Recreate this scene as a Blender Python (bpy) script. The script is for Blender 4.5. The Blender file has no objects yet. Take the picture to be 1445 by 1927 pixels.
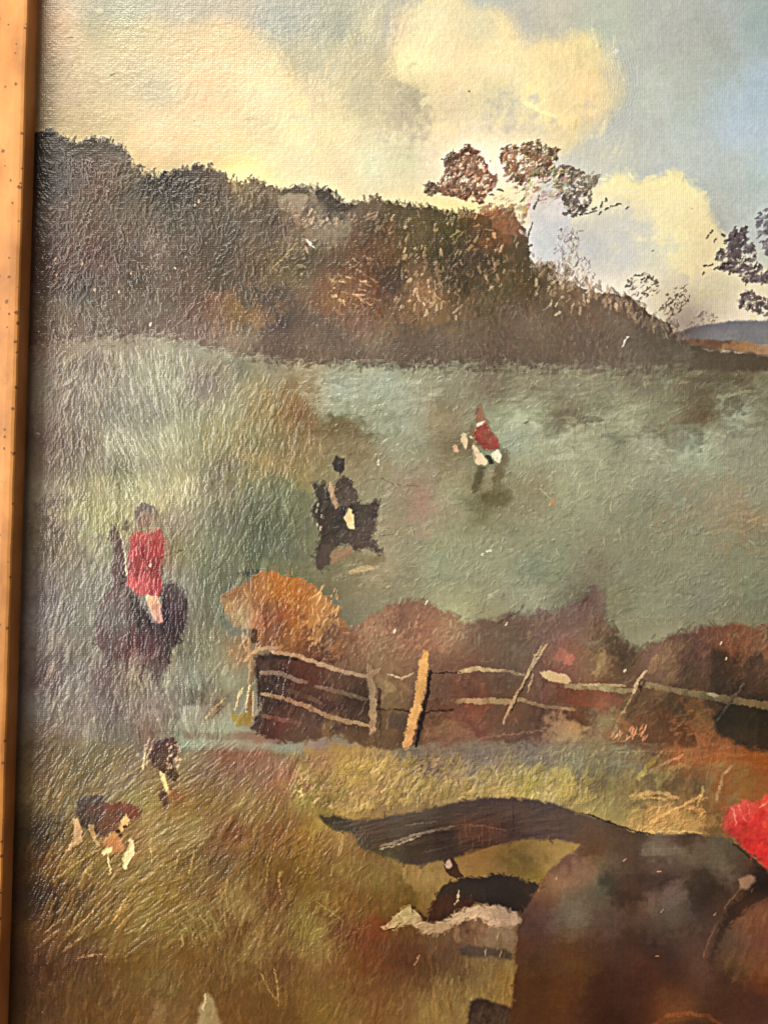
import bpy, math, random
import numpy as np

# ---------------------------------------------------------------- scale and view
PX = 0.00025                 # metres per pixel of the photographed area
CX, CY = 722.5, 963.5        # centre of the view on the canvas
DIST = 0.40                  # camera to canvas
ROLL = math.radians(-1.72)   # the phone was held slightly off plumb
HZ = 1.50                    # height of the picture's middle above the floor

scene = bpy.context.scene
root_c = scene.collection
cam_d = bpy.data.cameras.new('camera')
cam = bpy.data.objects.new('camera', cam_d)
root_c.objects.link(cam)
cam.location = (0.0, -DIST, HZ)
cam.rotation_euler = (math.radians(90), ROLL, 0)
cam_d.sensor_fit = 'VERTICAL'
cam_d.lens_unit = 'FOV'
cam_d.angle = 2 * math.atan(0.5 * 1927 * PX / DIST)
cam_d.clip_start = 0.01
cam_d.clip_end = 60
scene.camera = cam

scene.view_settings.view_transform = 'Standard'
scene.view_settings.look = 'None'
scene.view_settings.exposure = 0.0
scene.view_settings.gamma = 1.0
scene.view_settings.use_curve_mapping = False

world = bpy.data.worlds.new('World')
scene.world = world
world.use_nodes = True
world.node_tree.nodes['Background'].inputs[0].default_value = (1.0, 0.93, 0.84, 1)
world.node_tree.nodes['Background'].inputs[1].default_value = 0.15


def area_lamp(name, loc, target, sx, sy, power, col):
    d = bpy.data.lights.new(name, 'AREA')
    d.shape = 'RECTANGLE'
    d.size, d.size_y, d.energy, d.color = sx, sy, power, col
    o = bpy.data.objects.new(name, d)
    root_c.objects.link(o)
    o.location = loc
    v = np.array(target) - np.array(loc)
    from mathutils import Vector
    o.rotation_euler = Vector(v).to_track_quat('-Z', 'Y').to_euler()
    return o


# window light from the left (the glare on the varnish), and a broad soft room light
area_lamp('window_light', (-1.10, -0.86, HZ + 0.12), (0.0, 0, HZ), 0.50, 1.00, 22.0, (1.0, 0.95, 0.88))
area_lamp('room_light', (-0.9, -1.9, HZ + 2.0), (0.0, 0, HZ), 1.0, 0.9, 62.0, (1.0, 0.93, 0.82))


RELIEF_K = 0.85

# ---------------------------------------------------------------- a small paint engine
# Lays the picture down as the painter did: ground colours, then thousands of brush
# dabs that carry pigment AND relief.  The result becomes real geometry (one vertex
# per sample, raised where the paint is thick).
S = 0.88                                   # samples per pixel
X0, X1, Y0, Y1 = -80.0, 1650.0, -150.0, 2080.0
GW, GH = int((X1 - X0) * S), int((Y1 - Y0) * S)
rng = np.random.default_rng(11)
f32 = np.float32
XX = (X0 + (np.arange(GW, dtype=f32) + 0.5) / S)
YY = (Y0 + (np.arange(GH, dtype=f32) + 0.5) / S)
COL = np.zeros((GH, GW, 3), f32)
HGT = np.zeros((GH, GW), f32)
LAB = np.zeros((GH, GW), np.uint8)
PARTS = ['']
CUR = [0]


def noise_at(scale_x, scale_y, seed, h=GH, w=GW):
    """Smooth value noise 0..1 over the whole sheet; scales in pixels."""
    r = np.random.default_rng(seed)
    nx, ny = int((X1 - X0) / scale_x) + 4, int((Y1 - Y0) / scale_y) + 4
    g = r.random((ny, nx)).astype(f32)
    fx = (np.arange(w, dtype=f32) / S) / scale_x
    fy = (np.arange(h, dtype=f32) / S) / scale_y
    ix, iy = fx.astype(int), fy.astype(int)
    tx, ty = fx - ix, fy - iy
    tx = tx * tx * (3 - 2 * tx)
    ty = ty * ty * (3 - 2 * ty)
    a = g[iy][:, ix] * (1 - tx) + g[iy][:, ix + 1] * tx
    b = g[iy + 1][:, ix] * (1 - tx) + g[iy + 1][:, ix + 1] * tx
    return a * (1 - ty)[:, None] + b * ty[:, None]


def fbm(sx, sy, seed, octs=4):
    out = np.zeros((GH, GW), f32)
    a, t = 1.0, 0.0
    for k in range(octs):
        out += a * noise_at(max(sx / 2 ** k, 1.3), max(sy / 2 ** k, 1.3), seed + 31 * k)
        t += a
        a *= 0.55
    return out / t


def win(xa, ya, xb, yb):
    i0 = max(0, int((xa - X0) * S)); i1 = min(GW, int((xb - X0) * S) + 2)
    j0 = max(0, int((ya - Y0) * S)); j1 = min(GH, int((yb - Y0) * S) + 2)
    return i0, i1, j0, j1


def blur1(a, r):
    """box blur, twice, radius r samples"""
    r = int(r)
    if r < 1:
        return a
    for ax in (0, 1, 0, 1):
        p = np.pad(a, [(r + 1, r) if k == ax else (0, 0) for k in (0, 1)], mode='edge')
        c = np.cumsum(p, axis=ax, dtype=np.float64)
        n = 2 * r + 1
        a = ((c[n:] - c[:-n]) if ax == 0 else (c[:, n:] - c[:, :-n])) / n
    return a.astype(f32)


WARP = {}


def warp_field(scale):
    if scale not in WARP:
        WARP[scale] = (fbm(scale, scale, 900 + int(scale), 3) - 0.5, fbm(scale, scale, 977 + int(scale), 3) - 0.5)
    return WARP[scale]


def poly_mask(pts, warp=0.0, wscale=12, feather=1.5):
    pts = [(float(a), float(b)) for a, b in pts]
    xs, ys = [p[0] for p in pts], [p[1] for p in pts]
    m = warp + feather * 2 + 4
    i0, i1, j0, j1 = win(min(xs) - m, min(ys) - m, max(xs) + m, max(ys) + m)
    x = np.broadcast_to(XX[i0:i1][None, :], (j1 - j0, i1 - i0))
    y = np.broadcast_to(YY[j0:j1][:, None], (j1 - j0, i1 - i0))
    if warp:
        a, b = warp_field(wscale)
        x = x + a[j0:j1, i0:i1] * warp * 2.6
        y = y + b[j0:j1, i0:i1] * warp * 2.6
    ins = np.zeros(x.shape, bool)
    n = len(pts)
    for k in range(n):
        xa, ya = pts[k]
        xb, yb = pts[(k + 1) % n]
        if ya == yb:
            continue
        c = ((ya > y) != (yb > y)) & (x < (xb - xa) * (y - ya) / (yb - ya) + xa)
        ins ^= c
    return blur1(ins.astype(f32), round(feather * S)), (i0, i1, j0, j1)


def idw(samples, w, power=2.6, step=8, wander=0.0, soft=60.0):
    """Inverse-distance colour field from (x, y, (r,g,b)) samples over window w."""
    i0, i1, j0, j1 = w
    gx = np.arange(i0, i1 + step, step)
    gy = np.arange(j0, j1 + step, step)
    px = X0 + gx / S
    py = Y0 + gy / S
    acc = np.zeros((len(gy), len(gx), 3), f32)
    ws = np.zeros((len(gy), len(gx), 1), f32)
    for sx, sy, c in samples:
        d2 = (px[None, :] - sx) ** 2 + (py[:, None] - sy) ** 2 + soft
        k = (1.0 / d2 ** (power / 2 + 0.3))[..., None].astype(f32)
        acc += k * (np.array(c, f32) / 255.0)
        ws += k
    g = acc / ws
    fx = (np.arange(i0, i1) - i0) / step
    fy = (np.arange(j0, j1) - j0) / step
    if wander:       # let neighbouring colours wander into each other
        a1, b1 = warp_field(10)
        a2, b2 = warp_field(34)
        k = wander * S / step
        fx2 = np.clip(fx[None, :] + (a1 * 1.1 + a2 * 1.6)[j0:j1, i0:i1] * k * 2, 0, len(gx) - 1.01)
        fy2 = np.clip(fy[:, None] + (b1 * 1.1 + b2 * 1.6)[j0:j1, i0:i1] * k * 2, 0, len(gy) - 1.01)
        ix, iy = fx2.astype(int), fy2.astype(int)
        tx, ty = (fx2 - ix)[..., None], (fy2 - iy)[..., None]
        a = g[iy, ix] * (1 - tx) + g[iy, ix + 1] * tx
        b = g[iy + 1, ix] * (1 - tx) + g[iy + 1, ix + 1] * tx
        return (a * (1 - ty) + b * ty).astype(f32)
    ix, iy = fx.astype(int), fy.astype(int)
    ix = np.minimum(ix, len(gx) - 2); iy = np.minimum(iy, len(gy) - 2)
    tx, ty = (fx - ix)[None, :, None], (fy - iy)[:, None, None]
    a = g[iy][:, ix] * (1 - tx) + g[iy][:, ix + 1] * tx
    b = g[iy + 1][:, ix] * (1 - tx) + g[iy + 1][:, ix + 1] * tx
    return (a * (1 - ty) + b * ty).astype(f32)


def lay(mask, w, color, h=0.0):
    """Blend a colour (tuple or field) through a mask; raise the paint by h."""
    i0, i1, j0, j1 = w
    if isinstance(color, tuple):
        color = np.array(color, f32) / 255.0
    m = mask[..., None]
    COL[j0:j1, i0:i1] = COL[j0:j1, i0:i1] * (1 - m) + color * m
    if h:
        HGT[j0:j1, i0:i1] += h * mask
    if CUR[0]:
        s = LAB[j0:j1, i0:i1]
        s[mask > 0.5] = CUR[0]


def region(pts, samples, warp=4, wscale=12, feather=2, alpha=1.0, h=0.0, rag=0.5, wander=26.0, xs=0.5):
    m, w = poly_mask(pts, warp, wscale, feather)
    if rag:          # dry-brush edge: the mask breaks up where it is thin
        i0, i1, j0, j1 = w
        nz = GRAIN[j0:j1, i0:i1]
        m = np.clip((m - 0.5) * (1 + rag) + 0.5 + (nz - 0.5) * 7.0 * rag * m * (1 - m), 0, 1) * (m > 0.02)
    c = idw(samples, w, wander=wander if len(samples) > 1 else 0) if isinstance(samples, list) else samples
    lay(m * alpha, w, c, h)
    if len(pts) > 9 and alpha > 0.7 and xs:
        cross(pts, xs)


GRAIN = 0.6 * fbm(7, 7, 333, 3) + 0.4 * noise_at(2.4, 2.4, 335)
BR = [np.convolve(rng.random(64), [.25, .5, .25], 'same').astype(f32) for _ in range(24)]


def dab(x, y, ang, ln, wd, color, alpha=1.0, h=0.3, bristle=0.5, curve=0.0):
    """One brush dab: centre x,y (px), angle in degrees (0 = right, 90 = up), length, width."""
    r = 0.5 * ln + wd + 1
    i0, i1, j0, j1 = win(x - r, y - r, x + r, y + r)
    if i1 <= i0 + 1 or j1 <= j0 + 1:
        return
    a = math.radians(ang)
    dx, dy = math.cos(a), -math.sin(a)
    xs = XX[i0:i1][None, :] - x
    ys = YY[j0:j1][:, None] - y
    u = xs * dx + ys * dy
    v = -xs * dy + ys * dx
    if curve:
        v = v + curve * (u * u) / max(ln, 1)
    un = u * (2.0 / ln)
    vn = v * (2.0 / wd)
    br = BR[int(rng.integers(24))]
    q = br[np.clip(((vn + 1.2) * 26).astype(int), 0, 63)]
    gz = GRAIN[j0:j1, i0:i1] - 0.5
    e = 1.0 - np.abs(un) ** 2.6 * (0.7 + 0.8 * q) - np.abs(vn) ** 2.4 + gz * 1.5
    m = np.clip(e * 2.0, 0, 1)
    m *= (1 - bristle) + bristle * np.clip(q * 1.7, 0, 1)
    if alpha > 0:
        al = (m * alpha)[..., None]
        c = np.asarray(color, f32) / 255.0
        t = COL[j0:j1, i0:i1]
        COL[j0:j1, i0:i1] = t * (1 - al) + c * al
        if CUR[0]:
            LAB[j0:j1, i0:i1][(m * alpha) > 0.45] = CUR[0]
    if h:
        # thick ridge at the dab's two edges, bristle lines inside
        HGT[j0:j1, i0:i1] += h * m * (0.35 + 0.9 * q + 0.35 * vn * vn)


def line(pts, wd, color, alpha=0.95, h=0.5, jit=0.6, taper=0.25, cj=8):
    """A dragged brush line along a polyline."""
    pts = np.array(pts, float)
    seg = np.diff(pts, axis=0)
    L = np.hypot(seg[:, 0], seg[:, 1])
    tot = L.sum()
    step = max(wd * 0.7, 2.5)
    n = max(2, int(tot / step))
    for k in range(n + 1):
        s = tot * k / n
        q = 0
        while q < len(L) - 1 and s > L[q]:
            s -= L[q]; q += 1
        t = s / max(L[q], 1e-6)
        p = pts[q] + seg[q] * t
        a = math.degrees(math.atan2(-seg[q][1], seg[q][0]))
        f = k / n
        w_ = wd * (1 - taper * (2 * f - 1) ** 2) * rng.uniform(0.8, 1.15)
        c = np.array(color, float) + rng.normal(0, cj)
        dab(p[0] + rng.normal(0, jit), p[1] + rng.normal(0, jit), a + rng.normal(0, 6),
            step * 2.4, w_, c, alpha, h * 0.45, 0.35)


def at(x, y):
    i = min(GW - 1, max(0, int((x - X0) * S)))
    j = min(GH - 1, max(0, int((y - Y0) * S)))
    return COL[j, i] * 255.0


def inside(pts):
    """sampler of random points in a polygon"""
    xs, ys = [p[0] for p in pts], [p[1] for p in pts]
    n = len(pts)

    def test(x, y):
        c = False
        for k in range(n):
            xa, ya = pts[k]; xb, yb = pts[(k + 1) % n]
            if (ya > y) != (yb > y) and x < (xb - xa) * (y - ya) / (yb - ya) + xa:
                c = not c
        return c

    def pick():
        for _ in range(200):
            x, y = rng.uniform(min(xs), max(xs)), rng.uniform(min(ys), max(ys))
            if test(x, y):
                return x, y
        return x, y
    return pick


def scatter(pts, n, ang, ln, wd, palette=None, alpha=0.6, h=0.25, cj=9, lum=14, aj=14,
            pmix=0.5, bristle=0.5, curve=0.0, size_pow=1.0):
    """n dabs over a polygon.  ang: number or f(x,y).  Colours come from the paint
    already there, pulled towards a palette entry by pmix."""
    pick = inside(pts)
    for _ in range(int(n)):
        x, y = pick()
        a = ang(x, y) if callable(ang) else ang
        c = at(x, y) + rng.normal(0, lum) + rng.normal(0, cj, 3)
        if palette:
            p = palette[int(rng.integers(len(palette)))]
            k = rng.uniform(0, 1) * pmix * 2
            k = min(k, 1)
            c = c * (1 - k) + np.array(p) * k
        l = rng.uniform(ln[0], ln[1]) if size_pow == 1 else ln[0] + (ln[1] - ln[0]) * rng.random() ** size_pow
        w_ = rng.uniform(wd[0], wd[1])
        al = alpha * rng.uniform(0.5, 1.2)
        dab(x, y, a + rng.normal(0, aj), l, w_, c, min(al, 1), h * rng.uniform(0.2, 1.5), bristle,
            curve * rng.normal())


def ridges(pts, n, ang, ln=(16, 46), wd=(2.2, 4.2), h=0.5, aj=9, curve=0.5, tint=0.0):
    """raised bristle tracks without new pigment"""
    pick = inside(pts)
    for _ in range(int(n)):
        x, y = pick()
        a = ang(x, y) if callable(ang) else ang
        dab(x, y, a + rng.normal(0, aj), rng.uniform(*ln), rng.uniform(*wd),
            at(x, y) * (1 + tint * rng.normal()), 0.25 if tint else 0.0,
            h * (rng.uniform(-0.35, 0.5) + 1.5 * rng.random() ** 4), 0.15, curve * rng.normal())


def cross(pts, dens=0.5):
    """short strokes dragged across an outline, some carrying paint outward, some inward"""
    L = sum(math.hypot(pts[k][0] - pts[k - 1][0], pts[k][1] - pts[k - 1][1]) for k in range(len(pts)))
    sz = min(1.0, L / 900.0)
    for k in range(len(pts)):
        (xa, ya), (xb, yb) = pts[k - 1], pts[k]
        d = math.hypot(xb - xa, yb - ya)
        if d < 1:
            continue
        nx, ny = (yb - ya) / d, -(xb - xa) / d
        for _ in range(int(d * dens / (3 + 3 * sz)) + 1):
            t = rng.random()
            x, y = xa + (xb - xa) * t, ya + (yb - ya) * t
            s = rng.choice((-1, 1))
            q = (3 + 7 * sz) * s
            c = at(x + nx * q, y + ny * q) + rng.normal(0, 6)
            dab(x - nx * q * .15, y - ny * q * .15, math.degrees(math.atan2(-(yb - ya), xb - xa)) + rng.normal(0, 45),
                (5 + 13 * sz) * rng.uniform(.6, 1.4), (2.4 + 3.6 * sz) * rng.uniform(.7, 1.2), c, rng.uniform(.3, .7), .3, .5)


class part:
    """everything painted inside this block belongs to one named painted figure"""
    def __init__(self, name, label):
        self.n, self.l = name, label

    def __enter__(self):
        PARTS.append((self.n, self.l))
        CUR[0] = len(PARTS) - 1

    def __exit__(self, *a):
        CUR[0] = 0


# ---------------------------------------------------------------- the picture
FULL = [(X0 - 9, Y0 - 9), (X1 + 9, Y0 - 9), (X1 + 9, Y1 + 9), (X0 - 9, Y1 + 9)]

# ---- sky
sky = [(80, 20, (222, 212, 182)), (120, -80, (200, 204, 190)), (300, 15, (200, 201, 184)), (450, 10, (196, 198, 184)),
       (600, 40, (190, 194, 186)), (570, 110, (200, 199, 182)), (660, 130, (208, 202, 178)), (700, 40, (196, 198, 182)),
       (1000, 30, (192, 194, 184)), (1080, 90, (190, 192, 184)), (1250, 40, (184, 190, 180)), (1330, 90, (180, 186, 176)),
       (1420, 60, (186, 198, 194)), (1440, 150, (180, 198, 206)), (1400, 250, (176, 196, 212)), (1290, 240, (178, 194, 202)),
       (1200, 180, (184, 191, 188)), (1170, 300, (192, 198, 200)), (1100, 300, (194, 198, 196)), (1250, 310, (186, 195, 196)),
       (1380, 350, (176, 190, 190)), (1430, 430, (184, 202, 206)), (1330, 400, (180, 190, 184)), (1400, 520, (214, 216, 200)),
       (1040, 430, (206, 206, 212)), (1020, 480, (208, 208, 214)), (1250, 580, (214, 208, 200)), (1400, 570, (228, 216, 196)),
       (1550, 200, (176, 196, 208)), (1600, 500, (190, 204, 206)), (900, -100, (190, 196, 190)), (300, -120, (196, 202, 194)),
       (1300, -100, (180, 188, 184)), (700, 330, (232, 220, 180)), (300, 300, (236, 216, 170)), (100, 250, (214, 192, 152))]
COL[:] = idw(sky, (0, GW, 0, GH), 2.4, 10, 20)
SKYP = [(40, -150), (1650, -150), (1650, 640), (40, 640)]

cl = [(90, 60, (214, 204, 172)), (100, 150, (206, 186, 148)), (100, 230, (212, 190, 150)), (200, 100, (234, 220, 178)),  # left end of the cloud darkened: shade put into the pigment
      (230, 150, (226, 212, 172)), (330, 70, (240, 224, 178)), (300, 200, (236, 218, 172)), (250, 250, (238, 218, 170)),
      (420, 80, (244, 226, 178)), (480, 110, (242, 226, 182)), (400, 160, (246, 226, 174)), (420, 260, (244, 224, 172)),
      (520, 180, (240, 224, 180)), (560, 240, (250, 230, 174)), (480, 320, (248, 230, 180)), (620, 250, (240, 226, 178)),
      (610, 330, (246, 230, 182)), (600, 170, (226, 214, 180)), (690, 200, (226, 212, 176)), (660, 300, (240, 226, 182)),
      (700, 340, (228, 218, 180)), (160, 300, (220, 198, 156)), (350, 330, (246, 226, 176)), (700, 130, (218, 208, 176))]
region([(40, 60), (90, 45), (180, 42), (230, 52), (330, 45), (400, 40), (460, 42), (500, 62), (528, 95), (540, 135),
        (560, 150), (640, 160), (700, 120), (760, 130), (800, 300), (860, 420), (300, 420), (40, 420)],
       cl, 20, 60, 18, rag=0.25)
cl2 = [(760, 40, (240, 226, 178)), (800, 60, (250, 234, 178)), (870, 60, (248, 228, 172)), (930, 70, (250, 230, 172)),
       (850, 130, (250, 230, 174)), (770, 110, (248, 230, 180)), (950, 110, (240, 222, 168)), (810, 155, (254, 238, 184)),
       (880, 160, (246, 230, 176)), (900, 200, (238, 224, 178)), (760, 180, (206, 194, 168)), (770, 230, (204, 192, 166)),
       (830, 230, (252, 234, 184)), (870, 220, (240, 228, 184)), (780, 300, (236, 222, 184)), (840, 290, (248, 234, 188)),
       (900, 270, (236, 228, 200)), (930, 320, (240, 232, 204)), (960, 220, (208, 202, 180)), (1010, 180, (246, 228, 172)),
       (1060, 90, (240, 222, 168)), (1100, 120, (236, 218, 164)), (1080, 170, (248, 228, 170)), (1040, 210, (252, 232, 172)),
       (1120, 160, (238, 222, 172)), (1070, 240, (226, 212, 170)), (1000, 250, (222, 214, 184)), (1110, 220, (222, 212, 178)),
       (980, 360, (240, 228, 196)), (860, 400, (242, 224, 180)), (1150, 130, (220, 212, 182))]
region([(745, 20), (790, -5), (850, -30), (900, 0), (945, 30), (972, 70), (985, 95), (1010, 70), (1060, 62), (1120, 72),
        (1150, 100), (1170, 150), (1160, 200), (1120, 250), (1060, 290), (1000, 320), (1000, 420), (740, 430), (700, 300), (735, 120)],
       cl2, 22, 60, 15, rag=0.3)
cl3 = [(1130, 360, (250, 234, 190)), (1170, 340, (248, 232, 184)), (1220, 350, (248, 232, 178)), (1260, 350, (250, 232, 174)),
       (1300, 390, (250, 232, 178)), (1340, 430, (250, 234, 176)), (1250, 420, (250, 234, 182)), (1130, 430, (222, 216, 192)),
       (1180, 440, (216, 212, 196)), (1160, 500, (214, 212, 202)), (1230, 470, (226, 220, 194)), (1300, 500, (252, 234, 182)),
       (1340, 470, (250, 232, 178)), (1260, 540, (226, 216, 190)), (1330, 560, (226, 218, 182)), (1380, 540, (228, 220, 186)),
       (1100, 560, (216, 212, 206)), (1300, 600, (222, 212, 196)), (1400, 600, (232, 222, 204)), (1200, 560, (222, 214, 200))]
region([(1075, 400), (1110, 355), (1150, 330), (1160, 312), (1180, 330), (1210, 345), (1230, 332), (1260, 325), (1290, 335),
        (1320, 365), (1335, 400), (1350, 430), (1375, 450), (1420, 500), (1480, 520), (1480, 640), (1060, 640), (1060, 480)],
       cl3, 12, 34, 8, rag=0.35)
region([(995, 372), (1058, 366), (1066, 420), (1062, 520), (1000, 510), (994, 430)],
       [(1010, 400, (204, 206, 216)), (1030, 470, (208, 210, 220)), (1010, 500, (232, 220, 200)), (1050, 390, (220, 214, 214))], 5, 14, 5, 0.85)


def rake(x, y):
    return 66 + 44 * math.exp(-((x - 270) / 110.0) ** 2) + 8 * math.sin(y / 60.0)


def swirl(cx, cy):
    return lambda x, y: math.degrees(math.atan2(-(y - cy), x - cx)) + 90


scatter([(60, 30), (980, 10), (1000, 330), (420, 330), (240, 300), (60, 240)], 900, lambda x, y: 40 + 60 * math.sin(x / 90 + y / 70), (14, 44), (6, 14), [(252, 240, 200), (236, 220, 176), (226, 214, 186)], .22, .2, 2, 5, 40, .4)
scatter(SKYP, 1500, lambda x, y: 10 + 50 * math.sin(x / 160 + y / 120), (24, 70), (8, 20), None, 0.22, 0.10, 2, 3, 30, bristle=.6)
scatter([(560, -20), (980, -20), (1000, 280), (560, 300)], 260, swirl(840, 90), (26, 70), (5, 14), [(252, 238, 188), (236, 222, 178)], .25, .22, 2, 3, 10, .3)
scatter([(960, 60), (1170, 60), (1170, 290), (960, 290)], 200, lambda x, y: 60 + swirl(1040, 150)(x, y) * .3, (20, 50), (5, 12), [(248, 232, 184), (226, 214, 178)], .3, .26, 2, 3, 8, .3)
scatter([(330, 40), (560, 40), (560, 260), (330, 260)], 150, swirl(430, 190), (30, 70), (5, 12), [(250, 234, 188)], .25, .2, 2, 3, 10, .3)
for k in range(13):       # the swept bristle arc beside the round cloud
    r = 92 + k * 5.2
    a0 = rng.uniform(-30, -12)
    for j in range(9):
        a = math.radians(a0 + j * 8)
        dab(1050 + r * math.cos(a), 150 + r * math.sin(a), 90 - math.degrees(a), 22, 2.6,
            at(1050 + r * math.cos(a), 150 + r * math.sin(a)) + rng.uniform(-7, 10), .5, .55, .1)
for k in range(9):
    x, y = rng.uniform(380, 470), rng.uniform(60, 110)
    dab(x, y, 30 + rng.normal(0, 15), 50, 3, at(x, y) + 6, .4, .4, .2)
for x, y, a, l, w, c in ((190, 22, 20, 18, 12, (244, 238, 206)), (272, 30, 0, 7, 5, (240, 234, 200)), (1160, 97, 60, 16, 9, (216, 222, 214)),
                         (1081, 236, 80, 26, 5, (226, 200, 128)), (213, 141, 30, 16, 2.2, (110, 92, 60)), (133, 70, 8, 12, 3, (160, 140, 100)),
                         (136, 124, 70, 9, 2, (150, 130, 95)), (882, 173, 10, 5, 4, (150, 130, 90)), (366, 228, 40, 6, 2, (170, 150, 110)),
                         (470, 222, 10, 20, 8, (226, 204, 156)), (1229, 472, 10, 6, 4, (160, 150, 120)), (1302, 392, 10, 5, 3, (170, 160, 120)),
                         (922, 303, 0, 4, 3, (110, 92, 76)), (800, 190, 40, 30, 14, (255, 242, 196)), (1000, 200, -25, 40, 12, (255, 240, 184)),
                         (1030, 214, -20, 40, 9, (255, 240, 184))):
    dab(x, y, a, l, w, c, .85, .7, .2)

# ---- meadow (ground colours for everything below the wood)
mead = [(60, 640, (112, 106, 94)), (120, 650, (124, 122, 106)), (220, 635, (150, 152, 134)), (300, 650, (146, 150, 134)), (380, 655, (132, 134, 118)),
        (450, 672, (128, 132, 116)), (170, 690, (118, 114, 104)), (110, 720, (112, 108, 98)), (250, 690, (146, 152, 134)),
        (300, 722, (160, 168, 150)), (400, 700, (128, 128, 116)), (430, 690, (140, 146, 128)), (350, 690, (132, 134, 122)), (200, 770, (124, 124, 112)),
        (290, 760, (150, 158, 142)), (350, 800, (160, 164, 138)), (250, 820, (136, 134, 118)), (120, 820, (112, 108, 96)), (120, 900, (130, 128, 104)),
        (420, 760, (142, 140, 118)), (600, 700, (136, 138, 120)), (520, 720, (132, 130, 108)), (620, 750, (148, 172, 156)),
        (700, 745, (148, 170, 152)), (760, 760, (148, 166, 146)), (570, 765, (134, 112, 74)), (530, 770, (136, 118, 82)),
        (540, 800, (146, 130, 92)), (640, 800, (122, 108, 74)), (680, 815, (128, 120, 88)), (480, 850, (166, 152, 114)),
        (420, 840, (160, 152, 120)), (560, 850, (150, 136, 98)), (200, 900, (160, 160, 122)), (280, 930, (166, 164, 126)), (330, 880, (158, 156, 124)),
        (400, 900, (140, 140, 124)), (430, 950, (112, 126, 108)), (480, 960, (98, 118, 100)), (520, 940, (100, 118, 98)),
        (500, 1010, (106, 124, 108)), (540, 1040, (118, 130, 110)), (560, 900, (154, 140, 100)), (570, 960, (112, 122, 100)), (800, 800, (146, 158, 134)),
        (760, 850, (150, 146, 118)), (700, 860, (150, 140, 108)), (800, 900, (152, 150, 124)), (790, 950, (162, 144, 122)), (740, 950, (146, 142, 116)),
        (860, 720, (128, 138, 118)), (960, 705, (114, 120, 98)), (1000, 760, (122, 126, 104)), (1060, 780, (112, 112, 92)), (1200, 740, (108, 110, 90)),
        (1100, 720, (112, 114, 94)), (1400, 700, (108, 100, 80)), (1340, 715, (96, 88, 70)), (1430, 730, (128, 130, 106)), (1300, 775, (100, 92, 74)),
        (1350, 760, (104, 98, 78)), (1400, 800, (146, 156, 130)), (1250, 800, (110, 104, 84)), (1200, 830, (134, 140, 118)), (1100, 830, (148, 162, 136)),
        (980, 820, (142, 152, 130)), (1210, 900, (140, 152, 130)), (1000, 900, (144, 150, 120)), (1320, 860, (142, 152, 128)), (1420, 880, (142, 150, 126)),
        (1370, 940, (152, 144, 112)), (1300, 960, (150, 140, 110)), (1400, 990, (150, 136, 102)), (1000, 1000, (146, 148, 122)), (900, 940, (126, 126, 96)), (850, 880, (146, 140, 112)),
        (930, 1050, (132, 146, 122)), (1100, 1060, (128, 142, 118)), (1200, 1010, (144, 144, 118)), (1300, 1080, (132, 146, 120)), (1420, 1060, (124, 140, 118)),
        (1200, 1160, (128, 144, 120)), (1150, 1130, (120, 134, 112)), (1060, 1110, (118, 130, 108)), (850, 1110, (136, 140, 116)), (760, 1040, (140, 144, 120)),
        (700, 1080, (122, 132, 108)), (640, 1090, (118, 124, 98)), (680, 1140, (120, 132, 112)), (820, 1000, (146, 146, 118)), (400, 1060, (116, 126, 110)), (400, 1130, (124, 132, 116)),
        (330, 1000, (134, 140, 116)), (350, 1060, (128, 138, 122)), (160, 950, (146, 146, 112)), (200, 1000, (144, 144, 116)), (130, 1010, (112, 108, 98)), (150, 1100, (114, 114, 106)), (90, 1000, (92, 86, 78)),
        (90, 1150, (96, 92, 88)), (120, 1200, (110, 106, 100)), (400, 1210, (136, 132, 112)), (420, 1270, (134, 128, 106)), (350, 1270, (118, 116, 104)), (150, 1280, (106, 102, 96)),
        (90, 1260, (88, 82, 78)), (300, 1300, (96, 92, 88)), (360, 1330, (92, 88, 78)), (200, 1330, (98, 94, 88)), (250, 1360, (122, 120, 108)), (150, 1380, (104, 98, 88)), (110, 1330, (100, 96, 88)),
        (420, 1370, (138, 150, 134)), (360, 1370, (126, 128, 114)), (500, 1400, (140, 146, 132)), (560, 1410, (150, 144, 124)), (220, 1410, (126, 120, 104)),
        (1450, 1150, (128, 124, 104)), (1600, 900, (140, 148, 126)), (1600, 1150, (120, 120, 100)), (1600, 700, (110, 104, 86))]
region([(-95, 610), (40, 610), (180, 600), (300, 600), (400, 625), (520, 650), (650, 660), (900, 660), (1200, 670), (1660, 680), (1660, 1420), (-95, 1420)],
       mead, 4, 16, 2)

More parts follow.
